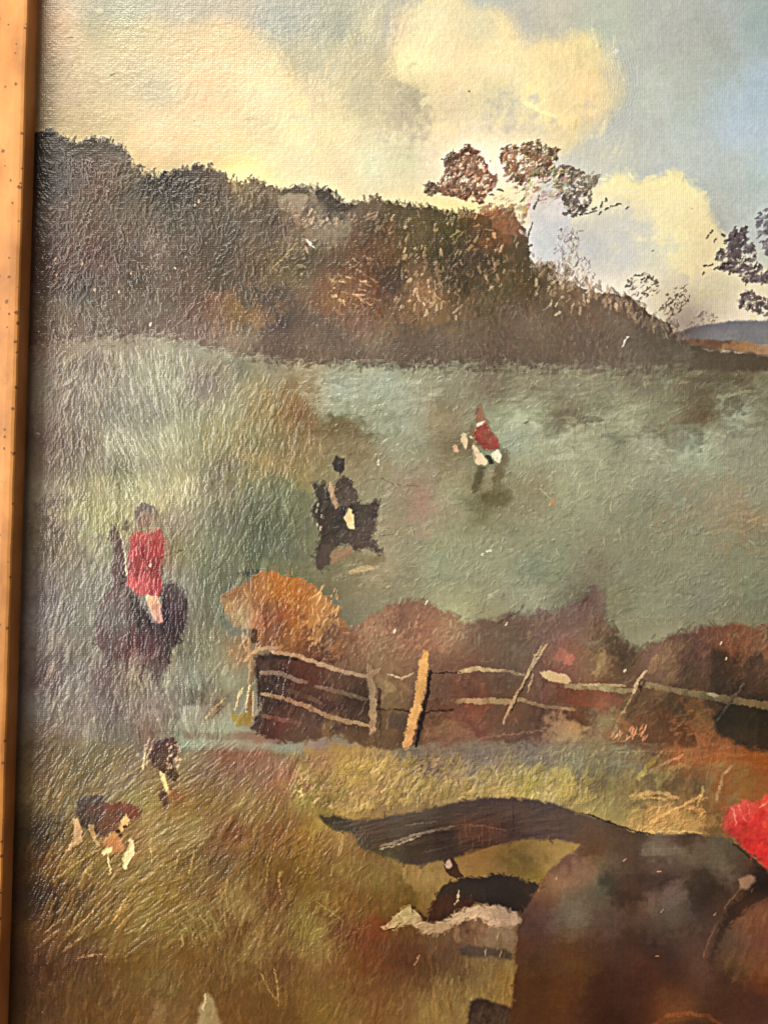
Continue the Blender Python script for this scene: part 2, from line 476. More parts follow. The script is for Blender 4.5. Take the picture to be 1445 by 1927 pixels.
# ---- foreground grass
fg = [(80, 1400, (96, 86, 74)), (160, 1420, (122, 112, 94)), (220, 1460, (132, 116, 92)), (120, 1480, (112, 100, 82)), (90, 1540, (82, 68, 52)),
      (140, 1500, (122, 110, 88)), (380, 1430, (128, 104, 84)), (450, 1440, (138, 106, 90)), (520, 1440, (140, 102, 82)), (540, 1470, (142, 100, 72)),
      (400, 1490, (140, 112, 76)), (350, 1500, (144, 120, 82)), (450, 1500, (136, 106, 66)), (300, 1540, (148, 128, 84)), (350, 1560, (150, 130, 82)),
      (600, 1440, (170, 156, 88)), (640, 1460, (174, 158, 90)), (700, 1450, (176, 152, 92)), (760, 1470, (172, 150, 92)), (580, 1500, (150, 138, 66)),
      (680, 1500, (164, 146, 76)), (760, 1510, (150, 128, 82)), (850, 1480, (178, 160, 98)), (900, 1490, (176, 164, 98)), (980, 1480, (182, 170, 104)),
      (1060, 1480, (186, 174, 108)), (820, 1430, (138, 124, 98)), (900, 1420, (138, 126, 100)), (1000, 1410, (138, 126, 102)), (1100, 1440, (134, 126, 102)),
      (780, 1410, (120, 118, 98)), (1170, 1450, (128, 114, 90)), (1120, 1500, (160, 150, 94)), (1160, 1540, (152, 138, 86)), (1100, 1530, (156, 140, 84)),
      (1200, 1480, (126, 108, 74)), (1240, 1450, (168, 152, 92)), (1300, 1420, (150, 98, 60)), (1350, 1410, (146, 88, 48)), (1420, 1430, (150, 84, 42)),
      (1280, 1470, (120, 98, 62)), (1340, 1460, (146, 118, 78)), (1400, 1480, (152, 94, 46)), (1250, 1540, (196, 160, 100)), (1200, 1550, (176, 150, 92)),
      (1300, 1530, (150, 120, 74)), (1340, 1550, (112, 88, 54)), (1290, 1560, (184, 156, 96)), (1030, 1420, (140, 130, 108)), (1200, 1400, (122, 90, 66)),
      (60, 1620, (76, 56, 36)), (110, 1660, (88, 66, 46)), (170, 1680, (98, 78, 52)), (90, 1700, (74, 54, 38)), (150, 1600, (136, 118, 74)), (220, 1650, (138, 120, 74)),
      (300, 1620, (146, 126, 78)), (380, 1620, (132, 104, 62)), (250, 1700, (132, 114, 68)), (330, 1700, (122, 98, 56)), (200, 1740, (120, 100, 58)),
      (110, 1760, (100, 74, 44)), (80, 1850, (84, 60, 32)), (200, 1820, (102, 78, 42)), (160, 1900, (92, 66, 34)), (300, 1820, (110, 84, 46)),
      (300, 1900, (100, 74, 38)), (430, 1560, (128, 92, 52)), (500, 1560, (136, 104, 58)), (480, 1620, (118, 86, 50)), (540, 1640, (108, 80, 46)),
      (600, 1600, (124, 96, 56)), (620, 1660, (112, 82, 48)), (420, 1660, (146, 128, 78)), (400, 1700, (142, 128, 80)), (460, 1720, (150, 136, 84)),
      (490, 1760, (140, 118, 70)), (380, 1760, (120, 90, 52)), (440, 1770, (112, 80, 44)), (360, 1830, (114, 84, 46)), (430, 1850, (106, 76, 38)),
      (560, 1720, (134, 118, 72)), (600, 1750, (140, 124, 76)), (640, 1720, (128, 98, 60)), (660, 1680, (118, 80, 46)), (690, 1720, (120, 74, 42)),
      (700, 1800, (114, 72, 42)), (640, 1820, (116, 84, 46)), (560, 1850, (118, 90, 48)), (500, 1880, (110, 82, 42)), (620, 1900, (118, 92, 48)),
      (720, 1880, (110, 76, 42)), (760, 1780, (108, 78, 48)), (780, 1830, (104, 76, 42)), (850, 1770, (118, 94, 66)), (850, 1850, (134, 114, 64)),
      (820, 1890, (130, 100, 54)), (920, 1760, (130, 116, 84)), (940, 1820, (132, 126, 82)), (900, 1840, (140, 128, 76)), (950, 1870, (138, 118, 66)),
      (780, 1660, (148, 116, 62)), (820, 1650, (152, 120, 66)), (700, 1640, (120, 90, 50)), (740, 1690, (112, 86, 42)), (880, 1630, (156, 128, 70)),
      (960, 1610, (144, 124, 58)), (1040, 1600, (150, 130, 66)), (980, 1640, (124, 108, 48)), (1560, 1480, (150, 96, 50)), (1600, 1420, (130, 90, 56)),
      (200, 2050, (90, 64, 32)), (800, 2050, (110, 84, 44)), (520, 1960, (106, 80, 40))]
region([(-95, 1400), (30, 1400), (150, 1385), (260, 1420), (380, 1405), (560, 1408), (700, 1400), (1000, 1392), (1300, 1400), (1660, 1400), (1660, 2090), (-95, 2090)],
       fg, 7, 18, 5)

# ---- far hill and brown strip on the right
with part('painted_hill', 'blue grey far hill painted at the right edge above the field'):
    region([(1240, 640), (1290, 618), (1330, 609), (1375, 603), (1445, 602), (1650, 596), (1650, 652), (1445, 650), (1290, 646)],
           [(1270, 632, (150, 142, 138)), (1330, 625, (128, 128, 146)), (1400, 615, (118, 120, 138)), (1440, 630, (118, 120, 136)), (1300, 638, (132, 128, 140))], 3, 14, 2, 1, .3)
region([(1260, 640), (1330, 638), (1445, 648), (1660, 644), (1660, 672), (1445, 672), (1360, 660), (1270, 655)],
       [(1300, 648, (140, 108, 80)), (1400, 655, (158, 120, 82)), (1440, 650, (168, 136, 110)), (1340, 645, (112, 82, 66))], 3, 12, 2)
region([(1180, 660), (1280, 648), (1340, 658), (1445, 668), (1660, 668), (1660, 700), (1380, 698), (1180, 700)],
       [(1230, 680, (102, 94, 80)), (1330, 672, (88, 78, 64)), (1440, 680, (84, 74, 60))], 4, 14, 3)

# ---- the wood
wood_out = [(-90, 262), (50, 262), (72, 252), (98, 246), (118, 256), (130, 266), (150, 268), (178, 260), (205, 262), (225, 275), (245, 295),
            (256, 320), (275, 326), (300, 330), (330, 320), (370, 312), (405, 316), (430, 338), (455, 345), (480, 336),
            (505, 352), (525, 358), (550, 352), (585, 352), (610, 356), (635, 368), (652, 385), (680, 380), (705, 370), (735, 380),
            (770, 385), (810, 390), (850, 400), (880, 398), (905, 400), (925, 395), (955, 395), (975, 405), (980, 430), (998, 470),
            (1000, 500), (1030, 495), (1070, 525), (1110, 545), (1160, 550), (1190, 560), (1240, 600), (1275, 630), (1300, 660),
            (1300, 690), (1150, 696), (950, 690), (800, 690), (650, 690), (520, 682), (430, 662), (330, 632), (250, 632), (150, 640), (50, 655), (-90, 655)]
wood = [(70, 300, (66, 58, 54)), (95, 265, (64, 56, 52)), (90, 420, (76, 70, 66)), (85, 520, (84, 76, 72)), (90, 600, (92, 84, 78)), (160, 290, (82, 74, 66)), (200, 300, (96, 86, 74)), (230, 330, (104, 92, 78)),
        (170, 400, (86, 78, 70)), (300, 345, (64, 62, 56)), (330, 380, (72, 70, 64)), (250, 420, (84, 76, 70)), (240, 500, (80, 74, 70)), (400, 350, (88, 76, 64)),
        (370, 420, (82, 76, 70)), (300, 480, (84, 78, 72)), (150, 520, (96, 86, 82)), (180, 480, (100, 82, 78)), (250, 560, (104, 96, 90)), (150, 600, (100, 94, 86)),
        (350, 560, (98, 82, 76)), (360, 600, (110, 90, 84)), (450, 350, (112, 98, 78)), (470, 380, (88, 78, 68)), (440, 450, (80, 74, 68)), (420, 520, (78, 72, 66)),
        (530, 375, (116, 106, 86)), (560, 385, (138, 130, 112)), (590, 385, (122, 112, 94)), (610, 365, (70, 64, 56)), (635, 380, (64, 58, 50)), (600, 430, (116, 106, 92)), (640, 430, (122, 112, 94)),
        (520, 430, (86, 78, 70)), (540, 480, (108, 100, 78)), (520, 500, (104, 94, 70)), (480, 520, (84, 78, 66)), (520, 560, (84, 78, 70)), (570, 460, (92, 88, 66)), (590, 480, (88, 80, 62)),
        (450, 590, (130, 102, 72)), (480, 600, (132, 104, 74)), (420, 590, (118, 90, 80)), (400, 630, (110, 92, 82)), (460, 640, (96, 86, 76)), (540, 620, (80, 72, 68)), (510, 640, (84, 76, 72)),
        (600, 600, (98, 84, 76)), (590, 640, (88, 78, 72)), (620, 570, (110, 82, 66)), (640, 480, (96, 76, 62)), (680, 460, (104, 80, 66)), (690, 500, (108, 78, 62)), (700, 540, (114, 84, 66)),
        (650, 520, (98, 74, 60)), (680, 600, (108, 84, 76)), (660, 650, (92, 80, 72)), (720, 420, (92, 80, 60)), (760, 400, (86, 76, 58)), (690, 390, (112, 94, 74)), (780, 430, (80, 74, 54)), (740, 460, (110, 84, 62)),
        (740, 520, (80, 64, 56)), (780, 520, (108, 84, 64)), (800, 570, (128, 96, 66)), (740, 580, (112, 90, 72)), (760, 640, (94, 82, 72)), (850, 420, (84, 76, 56)), (840, 480, (74, 70, 52)), (890, 440, (76, 66, 48)),
        (900, 480, (64, 60, 46)), (870, 530, (80, 72, 54)), (930, 420, (118, 88, 66)), (960, 430, (124, 88, 66)), (950, 470, (84, 74, 54)), (980, 500, (88, 76, 54)), (930, 560, (82, 72, 54)),
        (850, 580, (116, 94, 70)), (880, 620, (96, 84, 72)), (820, 650, (92, 80, 72)), (960, 620, (90, 76, 66)), (1000, 560, (92, 76, 58)), (1040, 520, (104, 86, 64)), (1070, 560, (118, 98, 74)), (1040, 600, (88, 74, 62)),
        (1000, 660, (84, 74, 66)), (1100, 590, (92, 78, 64)), (1140, 570, (96, 78, 62)), (1170, 570, (92, 74, 62)), (1100, 650, (88, 78, 68)), (1180, 620, (96, 84, 72)), (1200, 650, (96, 88, 76)), (1260, 650, (106, 98, 84)), (1250, 680, (92, 84, 72))]


def brush_up(x, y):
    return 92 + 30 * math.sin(x / 70.0) * math.cos(y / 55.0)


with part('painted_woodland', 'dark brown and grey autumn wood painted across the horizon'):
    region(wood_out, wood, 7, 10, 1.6, 1, .25)
    # ragged top edge
    top = wood_out[1:37]
    for k in range(len(top) - 1):
        (xa, ya), (xb, yb) = top[k], top[k + 1]
        for j in range(int(math.hypot(xb - xa, yb - ya) / 3.2)):
            t = rng.random()
            x, y = xa + (xb - xa) * t, ya + (yb - ya) * t
            c = at(x, y + 16) + rng.normal(0, 12)
            dab(x + rng.normal(0, 3), y + rng.normal(1, 4), 90 + rng.normal(0, 28), rng.uniform(5, 17), rng.uniform(2, 6), c, rng.uniform(.35, .9), .4, .6)
    wl = [(60, 300), (230, 300), (420, 350), (640, 400), (900, 420), (990, 500), (1060, 560), (1240, 620), (1240, 680), (650, 680), (430, 655), (250, 625), (60, 640)]
    scatter(wl, 3600, brush_up, (9, 26), (3, 8), [(60, 54, 48), (112, 98, 82), (88, 74, 62), (122, 100, 86)], .34, .4, 4, 8, 24, .34)
    scatter(wl, 1500, brush_up, (6, 16), (2.2, 4), [(138, 122, 102), (72, 64, 58), (126, 108, 92)], .42, .5, 4, 9, 30, .4)
    scatter([(640, 440), (720, 430), (860, 430), (990, 480), (1000, 600), (700, 610), (600, 580)], 420, 80, (8, 24), (3, 7),
            [(132, 96, 68), (70, 60, 46), (150, 112, 80), (100, 70, 54)], .5, .4, 5, 9, 35, .5)
    # warm light leaves caught in the wood
    hl = [(190, 168, 138), (168, 144, 114), (206, 184, 154), (150, 124, 98)]
    for (x0, y0, x1, y1, n, a) in ((795, 480, 870, 600, 60, 78), (620, 520, 720, 575, 34, -18), (740, 450, 830, 580, 50, 70), (845, 400, 905, 480, 26, 60),
                                   (900, 470, 950, 550, 20, 80), (915, 395, 975, 470, 26, 60), (1000, 520, 1110, 590, 46, 65), (680, 400, 860, 440, 26, 60),
                                   (540, 450, 580, 520, 22, 55), (190, 300, 245, 350, 30, 60), (240, 300, 262, 345, 10, 70), (430, 340, 520, 400, 40, 85),
                                   (1050, 430, 1100, 530, 40, 60), (560, 390, 700, 430, 26, 40), (150, 420, 330, 520, 16, 80), (650, 480, 700, 520, 10, 10)):
        for _ in range(n):
            x, y = rng.uniform(x0, x1), rng.uniform(y0, y1)
            c = np.array(hl[int(rng.integers(4))], float) * (0.62 if x < 560 else 0.9) + rng.normal(0, 10)
            dab(x, y, a + rng.normal(0, 28), rng.uniform(5, 22), rng.uniform(2.4, 6.5), c, rng.uniform(.4, .85), .7, .45)
    foot = [(1300, 692), (1150, 696), (950, 690), (800, 690), (650, 690), (520, 682), (430, 662), (330, 634), (250, 632), (150, 640), (60, 652)]
    for k in range(len(foot) - 1):      # the foot of the wood melts into the field
        (xa, ya), (xb, yb) = foot[k], foot[k + 1]
        for _ in range(int(abs(xb - xa) / 1.6)):
            t = rng.random()
            x, y = xa + (xb - xa) * t, ya + (yb - ya) * t + rng.normal(0, 7)
            c = at(x + rng.normal(0, 6), y + rng.choice((-13, 13))) + rng.normal(0, 7)
            dab(x, y, rng.choice((4, 85)) + rng.normal(0, 22), rng.uniform(9, 26), rng.uniform(3, 8), c, rng.uniform(.2, .6), .35, .5)
    # pale domed crown and its dark neighbour
    region([(520, 372), (545, 362), (575, 364), (582, 378), (570, 398), (545, 400), (525, 392)], [(550, 380, (146, 140, 122)), (570, 375, (156, 148, 130))], 4, 10, 2, .8, .3)
    region([(590, 362), (605, 358), (628, 368), (648, 384), (655, 396), (640, 396), (622, 386), (605, 378)], [(620, 370, (70, 62, 54))], 2, 10, 1.5, .9, .4)
    region([(530, 356), (552, 350), (576, 352), (580, 362), (548, 364), (526, 368)], [(560, 356, (84, 80, 62))], 4, 8, 1.5, .85, .4)
    region([(500, 500), (560, 455), (580, 460), (560, 510), (530, 540), (480, 545)], [(530, 500, (112, 102, 76))], 6, 14, 7, .6)
    line([(508, 512), (530, 490), (555, 462)], 3, (160, 140, 100), .7, .7)
    line([(580, 455), (590, 466)], 4, (206, 204, 190), .9, .9)
    region([(700, 505), (745, 500), (762, 515), (755, 545), (735, 552), (712, 535)], [(740, 525, (80, 66, 60))], 5, 12, 4, .85)
    region([(495, 640), (520, 605), (560, 592), (600, 598), (640, 625), (620, 665), (560, 672), (505, 668)], [(560, 630, (78, 70, 68))], 8, 16, 10, .75)
    region([(925, 400), (962, 396), (976, 420), (974, 445), (950, 440), (925, 430)], [(960, 425, (136, 100, 80)), (930, 410, (116, 88, 68))], 5, 9, 2, .8, .4)
    for x, y in ((104, 488), (193, 500), (330, 505), (108, 518), (180, 546), (225, 548), (367, 386), (375, 380), (1175, 642), (155, 497), (285, 610), (248, 515)):
        dab(x, y, 70 + rng.normal(0, 20), rng.uniform(5, 9), rng.uniform(3, 4.5), (214, 190, 160), .9, 1.0, .1)
    line([(1170, 652), (1177, 640), (1181, 636)], 4, (212, 190, 158), .8, .9)
    line([(118, 512), (150, 516), (160, 530), (162, 548)], 2.4, (50, 42, 38), .7, -.6)
    for _ in range(260):     # feathery slope where the wood thins to the right
        t = rng.random()
        x, y = 1000 + 290 * t, 500 + 140 * t ** 1.1 - rng.uniform(-14, 22)
        c = ((150, 124, 96), (176, 152, 122), (112, 92, 76), (134, 116, 104))[int(rng.integers(4))]
        dab(x, y, rng.uniform(50, 120), rng.uniform(8, 24), rng.uniform(3, 7), np.array(c) + rng.normal(0, 9), rng.uniform(.2, .6), .5, .5)
    # small bare tree domes on the skyline at right
    for (pts, c, n) in (([(1178, 540), (1180, 524), (1196, 514), (1222, 514), (1236, 528), (1240, 550), (1222, 560), (1190, 566)], [(78, 66, 56), (110, 94, 82), (196, 180, 158), (90, 76, 70)], 90),
                        ([(1240, 585), (1248, 555), (1268, 542), (1292, 536), (1298, 560), (1280, 590), (1262, 600)], [(120, 104, 74), (146, 124, 92), (214, 198, 168), (96, 78, 66)], 70),
                        ([(1290, 618), (1300, 600), (1325, 585), (1350, 595), (1345, 608), (1310, 614)], [(190, 178, 160), (160, 144, 130), (222, 210, 190)], 50)):
        pk = inside(pts)
        for _ in range(n):
            x, y = pk()
            dab(x, y, rng.uniform(10, 80), rng.uniform(5, 13), rng.uniform(2, 5), np.array(c[int(rng.integers(len(c)))], float) + rng.normal(0, 8), .7, .5, .4)

with part('painted_tree', 'pale mauve bare tree painted thinly between the wood and the gap of sky'):
    pk = inside([(1048, 430), (1085, 425), (1095, 470), (1118, 510), (1115, 545), (1040, 530), (1040, 500)])
    for _ in range(230):
        x, y = pk()
        c = ((150, 134, 130), (196, 180, 170), (214, 204, 204), (128, 108, 96))[int(rng.integers(4))]
        dab(x, y, rng.uniform(20, 130), rng.uniform(5, 14), rng.uniform(1.6, 4), np.array(c) + rng.normal(0, 8), .55, .5, .4)


def crown(pts, pal, n, big=(6, 15), holes=None, hn=0):
    pk = inside(pts)
    for _ in range(n):
        x, y = pk()
        c = np.array(pal[int(rng.integers(len(pal)))], float) + rng.normal(0, 9)
        dab(x, y, rng.uniform(0, 90), rng.uniform(*big) * 1.25, rng.uniform(5, 10), c, rng.uniform(.5, .95), .6, .5)
    for k in range(len(pts)):
        (xa, ya), (xb, yb) = pts[k], pts[(k + 1) % len(pts)]
        for _ in range(int(math.hypot(xb - xa, yb - ya) / 5)):
            t = rng.random()
            c = np.array(pal[int(rng.integers(min(2, len(pal))))], float) + rng.normal(0, 9)
            dab(xa + (xb - xa) * t + rng.normal(0, 2), ya + (yb - ya) * t + rng.normal(0, 2), rng.uniform(-10, 90), rng.uniform(6, 15), rng.uniform(3, 7), c, .7, .6, .5)
    for _ in range(hn):
        x, y = pk()
        c = np.array(holes[int(rng.integers(len(holes)))], float) + rng.normal(0, 6)
        dab(x, y, rng.uniform(0, 90), rng.uniform(4, 13), rng.uniform(2, 4.5), c, .85, .8, .4)


with part('painted_tree', 'russet round topped tree painted left of the gap in the sky'):
    A = [(835, 300), (858, 287), (882, 276), (896, 284), (908, 305), (918, 327), (934, 340), (930, 352), (914, 366), (905, 381), (879, 374),
         (844, 366), (818, 360), (830, 340), (841, 318)]
    crown(A, [(106, 74, 54), (124, 88, 66), (138, 100, 76), (92, 68, 52)], 330, (6, 15), [(226, 192, 156), (196, 150, 118), (240, 214, 176)], 42)
    crown([(800, 350), (812, 343), (822, 350), (818, 364), (804, 364)], [(104, 84, 64), (90, 72, 52)], 22, (5, 9))
    crown([(836, 300), (846, 290), (860, 288), (852, 300), (840, 306)], [(96, 78, 56)], 16, (5, 9))
with part('painted_tree', 'taller ragged brown tree painted right of centre, its crown breaking into leafy sprays'):
    B = [(940, 286), (966, 271), (995, 276), (1008, 263), (1016, 275), (1032, 280), (1048, 282), (1044, 300), (1040, 318), (1030, 330), (1000, 330), (980, 345), (955, 335), (950, 310)]
    crown(B, [(112, 90, 68), (84, 70, 52), (136, 112, 84), (128, 84, 60)], 230, (6, 14), [(214, 192, 150), (232, 214, 180), (186, 140, 108)], 40)
    C = [(1036, 326), (1050, 318), (1068, 312), (1080, 318), (1100, 330), (1096, 345), (1112, 362), (1112, 380), (1100, 396), (1082, 404), (1064, 392), (1060, 368)]
    crown(C, [(104, 90, 80), (88, 76, 68), (134, 120, 106)], 150, (7, 16), [(226, 210, 186), (204, 190, 172), (190, 176, 160)], 44)
    crown([(1102, 340), (1112, 326), (1126, 332), (1118, 352), (1106, 352)], [(140, 132, 116), (120, 112, 98)], 16, (7, 13))
    for x, y, a in ((925, 366, 10), (940, 358, 5), (985, 355, 30), (1010, 352, 20), (1030, 340, 30), (1050, 366, 20), (1118, 392, 35), (1132, 384, 60), (1140, 392, 20),
                    (1152, 387, 8), (1164, 384, 12), (1095, 400, 30), (1080, 406, 30), (1062, 402, 10), (1128, 400, 50), (1044, 330, 30), (970, 352, 10), (1180, 392, 30),
                    (982, 376, 50), (1046, 346, 60), (1075, 330, 60), (1140, 376, 70)):
        dab(x, y, a + rng.normal(0, 8), rng.uniform(10, 18), rng.uniform(4, 6.5), (104 + rng.normal(0, 12), 92, 72), .85, .8, .3)
    line([(1014, 368), (1010, 380), (1005, 393)], 4, (96, 92, 80), .8, .5)
    line([(1000, 420), (993, 440), (991, 460), (995, 496)], 4.5, (84, 78, 56), .85, .5)
    line([(1120, 396), (1094, 404), (1070, 402)], 3, (98, 86, 72), .8, .5)
    for _ in range(90):      # thin grey sprays that tie the crowns together
        x, y = rng.uniform(985, 1070), rng.uniform(316, 378)
        dab(x, y, rng.uniform(0, 70), rng.uniform(8, 20), rng.uniform(2.4, 5), (rng.uniform(120, 196), rng.uniform(108, 180), rng.uniform(88, 152)), .55, .6, .4)
    for _ in range(40):
        x, y = rng.uniform(900, 1000), rng.uniform(385, 408)
        dab(x, y, rng.uniform(20, 90), rng.uniform(8, 18), rng.uniform(4, 8), (rng.uniform(110, 190), rng.uniform(88, 150), rng.uniform(66, 110)), .6, .6, .4)
    for _ in range(60):
        x, y = rng.uniform(925, 1060), rng.uniform(335, 385)
        dab(x, y, rng.uniform(0, 60), rng.uniform(5, 14), rng.uniform(2, 4), (rng.uniform(160, 226), rng.uniform(140, 208), rng.uniform(110, 180)), .6, .7, .4)

with part('painted_tree', 'purplish conifer painted near the right edge against the cream cloud'):
    D = [(1364, 462), (1376, 436), (1400, 426), (1404, 448), (1418, 474), (1424, 498), (1450, 512), (1450, 528), (1402, 530), (1388, 514), (1354, 506), (1350, 478)]
    crown(D, [(92, 78, 84), (104, 90, 98), (78, 66, 66), (120, 104, 112)], 190, (7, 16), [(200, 192, 180), (160, 148, 146)], 22)
    for x, y, a in ((1338, 436, 50), (1330, 446, 50), (1345, 452, 60), (1360, 442, -30), (1380, 430, 50), (1402, 428, 40), (1326, 500, 20), (1336, 498, 20), (1346, 504, 40),
                    (1322, 515, 60), (1372, 515, 70), (1404, 534, 60), (1352, 474, 20), (1416, 462, -40)):
        dab(x, y, a, rng.uniform(9, 15), rng.uniform(4, 6), (98, 88, 72), .85, .8, .3)
    line([(1392, 496), (1400, 486), (1412, 484), (1418, 476)], 2.4, (214, 214, 200), .8, .9)
    crown([(1390, 560), (1400, 548), (1416, 550), (1420, 560), (1445, 565), (1470, 575), (1470, 592), (1440, 590), (1420, 582), (1392, 574)],
          [(96, 84, 84), (116, 98, 100)], 60, (6, 14), [(222, 206, 190)], 12)
with part('painted_tree', 'mauve tree crown painted at the very right edge, high against blue sky'):
    crown([(1424, 408), (1445, 392), (1500, 380), (1560, 430), (1560, 520), (1500, 500), (1445, 478), (1430, 450)], [(112, 102, 120), (126, 116, 130), (98, 88, 100)], 190, (8, 18), [(170, 170, 176)], 10)

# ---- meadow brushwork
scatter([(60, 650), (430, 670), (1650, 700), (1650, 1170), (1200, 1180), (900, 1130), (400, 1380), (60, 1380)], 3600,
        lambda x, y: (100 if x < 520 else 25) + 25 * math.sin(x / 90 + y / 70), (14, 38), (4, 11), [(146, 152, 128), (118, 126, 104), (160, 152, 122)], .36, .3, 4, 11, 18, .2, .5)
scatter([(560, 700), (1650, 700), (1650, 1150), (1200, 1180), (900, 1130), (640, 1100)], 3200,
        lambda x, y: 30 + 40 * math.sin(x / 60) * math.sin(y / 50), (8, 30), (2, 5), [(168, 176, 148), (104, 108, 88), (150, 160, 138)], .4, .55, 4, 11, 28, .2, .3, .6)
scatter([(900, 695), (1650, 700), (1650, 800), (1200, 840), (980, 790)], 260, 8, (18, 60), (4, 11), [(96, 92, 74), (120, 124, 100), (88, 78, 62)], .45, .35, 4, 6, 12, .4)
for x, y, l, w, c in ((1060, 776, 70, 16, (98, 96, 78)), (1110, 790, 60, 14, (100, 90, 74)), (1150, 765, 90, 16, (106, 108, 88)), (1320, 780, 90, 16, (96, 84, 68)), (1290, 792, 80, 14, (104, 88, 72)),
                      (1340, 756, 60, 14, (94, 90, 72)), (950, 756, 60, 8, (110, 110, 86)), (1340, 714, 120, 14, (92, 84, 68)), (1380, 742, 80, 7, (146, 148, 120)), (760, 744, 60, 10, (120, 132, 108)),
                      (870, 690, 90, 8, (132, 136, 116)), (640, 800, 60, 9, (116, 98, 62)), (600, 812, 60, 7, (120, 104, 70)), (1400, 890, 60, 14, (140, 152, 130)), (1060, 860, 60, 14, (152, 166, 142)),
                      (1250, 880, 80, 16, (134, 148, 128)), (690, 820, 40, 5, (112, 104, 74))):
    dab(x, y, rng.normal(4, 4), l, w, c, .6, .4, .6)
# teal patch left of centre
scatter([(585, 745), (620, 722), (700, 712), (820, 718), (830, 770), (700, 790), (620, 775)], 130, 8, (20, 50), (7, 14), [(152, 178, 162), (150, 170, 150)], .5, .35, 3, 4, 14, .6)
# ochre strokes over the meadow, left
scatter([(380, 830), (480, 810), (620, 830), (600, 900), (520, 930), (400, 900)], 150, 95, (12, 34), (3, 7), [(182, 162, 116), (166, 148, 104), (190, 172, 130)], .5, .6, 4, 6, 14, .6)
scatter([(1260, 960), (1420, 930), (1430, 1000), (1300, 1010), (1200, 1000)], 60, 12, (14, 40), (3, 8), [(172, 150, 108), (158, 142, 108)], .5, .5, 4, 6, 20, .5)
scatter([(400, 960), (600, 940), (590, 1050), (420, 1070), (380, 1020)], 120, 80, (14, 38), (4, 9), [(92, 116, 98), (108, 124, 108)], .4, .35, 4, 5, 18, .5)
dab(478, 1077, 8, 50, 16, (66, 82, 80), .8, .3)
dab(460, 1080, 8, 30, 12, (78, 90, 86), .6, .3)
region([(335, 1365), (340, 1332), (400, 1325), (470, 1372), (570, 1400), (570, 1420), (340, 1405)], [(380, 1345, (142, 156, 142)), (380, 1390, (140, 150, 138)), (500, 1405, (146, 150, 134))], 5, 14, 4, .75, .2)
region([(345, 1376), (470, 1378), (560, 1396), (540, 1402), (430, 1392), (345, 1390)], [(400, 1385, (130, 100, 86))], 4, 12, 3, .6)
for x, y, a, l, w, c in ((806, 864, 75, 14, 2.4, (176, 180, 156)), (728, 1006, 8, 46, 1.8, (108, 110, 90)), (748, 1003, 65, 12, 2, (190, 196, 170)), (1040, 944, 70, 16, 8, (190, 138, 92)), (1034, 950, 60, 12, 5, (206, 160, 116)),
                         (1026, 930, -42, 34, 3, (176, 178, 146)), (1150, 955, 0, 4, 24, (160, 164, 136)), (990, 795, 14, 12, 5, (84, 82, 62)), (712, 868, 60, 9, 4.5, (216, 212, 186)), (712, 875, 0, 5, 5, (226, 222, 200)), (745, 912, 0, 5, 4, (206, 202, 172)),
                         (920, 1038, 10, 16, 5, (206, 208, 184)), (908, 1044, 50, 8, 4, (196, 198, 172))):
    dab(x, y, a, l, w, c, .8, .9, .2)
line([(690, 905), (720, 900), (742, 912), (790, 914)], 2.4, (128, 116, 84), .7, .7)

scatter([(110, 670), (300, 655), (560, 740), (560, 950), (110, 950)], 900, rake, (10, 30), (2, 4), [(206, 200, 168), (188, 184, 152), (132, 130, 108)], .42, .5, 3, 9, 10, .7)  # pale streaks along the ridges, partly varnish glare painted as pigment
scatter([(90, 960), (420, 960), (420, 1380), (90, 1380)], 800, lambda x, y: 82 + 16 * math.sin(x / 90.0 + y / 130.0), (10, 30), (2, 4), [(170, 162, 142), (92, 86, 76), (150, 142, 124)], .42, .5, 3, 9, 10, .6)  # greyer pale streaks, in part painted highlights on the bristle tracks
scatter([(90, 670), (300, 655), (560, 740), (560, 1380), (90, 1390)], 420, rake, (26, 64), (6, 13), [(176, 174, 150), (128, 132, 112), (150, 152, 134)], .34, 1.0, 3, 8, 12, .8)
# heavy raking bristle tracks on the left half
ridges([(70, 270), (250, 320), (430, 360), (560, 420), (520, 640), (250, 625), (70, 640)], 2550, lambda x, y: 100 + 38 * math.sin(x / 46.0 + y / 60.0), (9, 30), (1.9, 3.6), .8, 14, .8, .10)
ridges([(70, 670), (300, 660), (560, 720), (600, 800), (540, 960), (70, 960)], 3570, rake, (12, 36), (2.0, 4.2), .72, 9, .7, .09)
ridges([(70, 950), (580, 930), (560, 1080), (420, 1120), (420, 1400), (70, 1390)], 3910, lambda x, y: 82 + 16 * math.sin(x / 90.0 + y / 130.0), (14, 44), (2.0, 4.2), .72, 9, .6, .09)
ridges([(560, 700), (1440, 700), (1440, 1180), (640, 1140)], 1870, lambda x, y: 40 + 50 * math.sin(x / 80) * math.cos(y / 64), (8, 24), (1.8, 3.6), .75, 25, .8, .07)

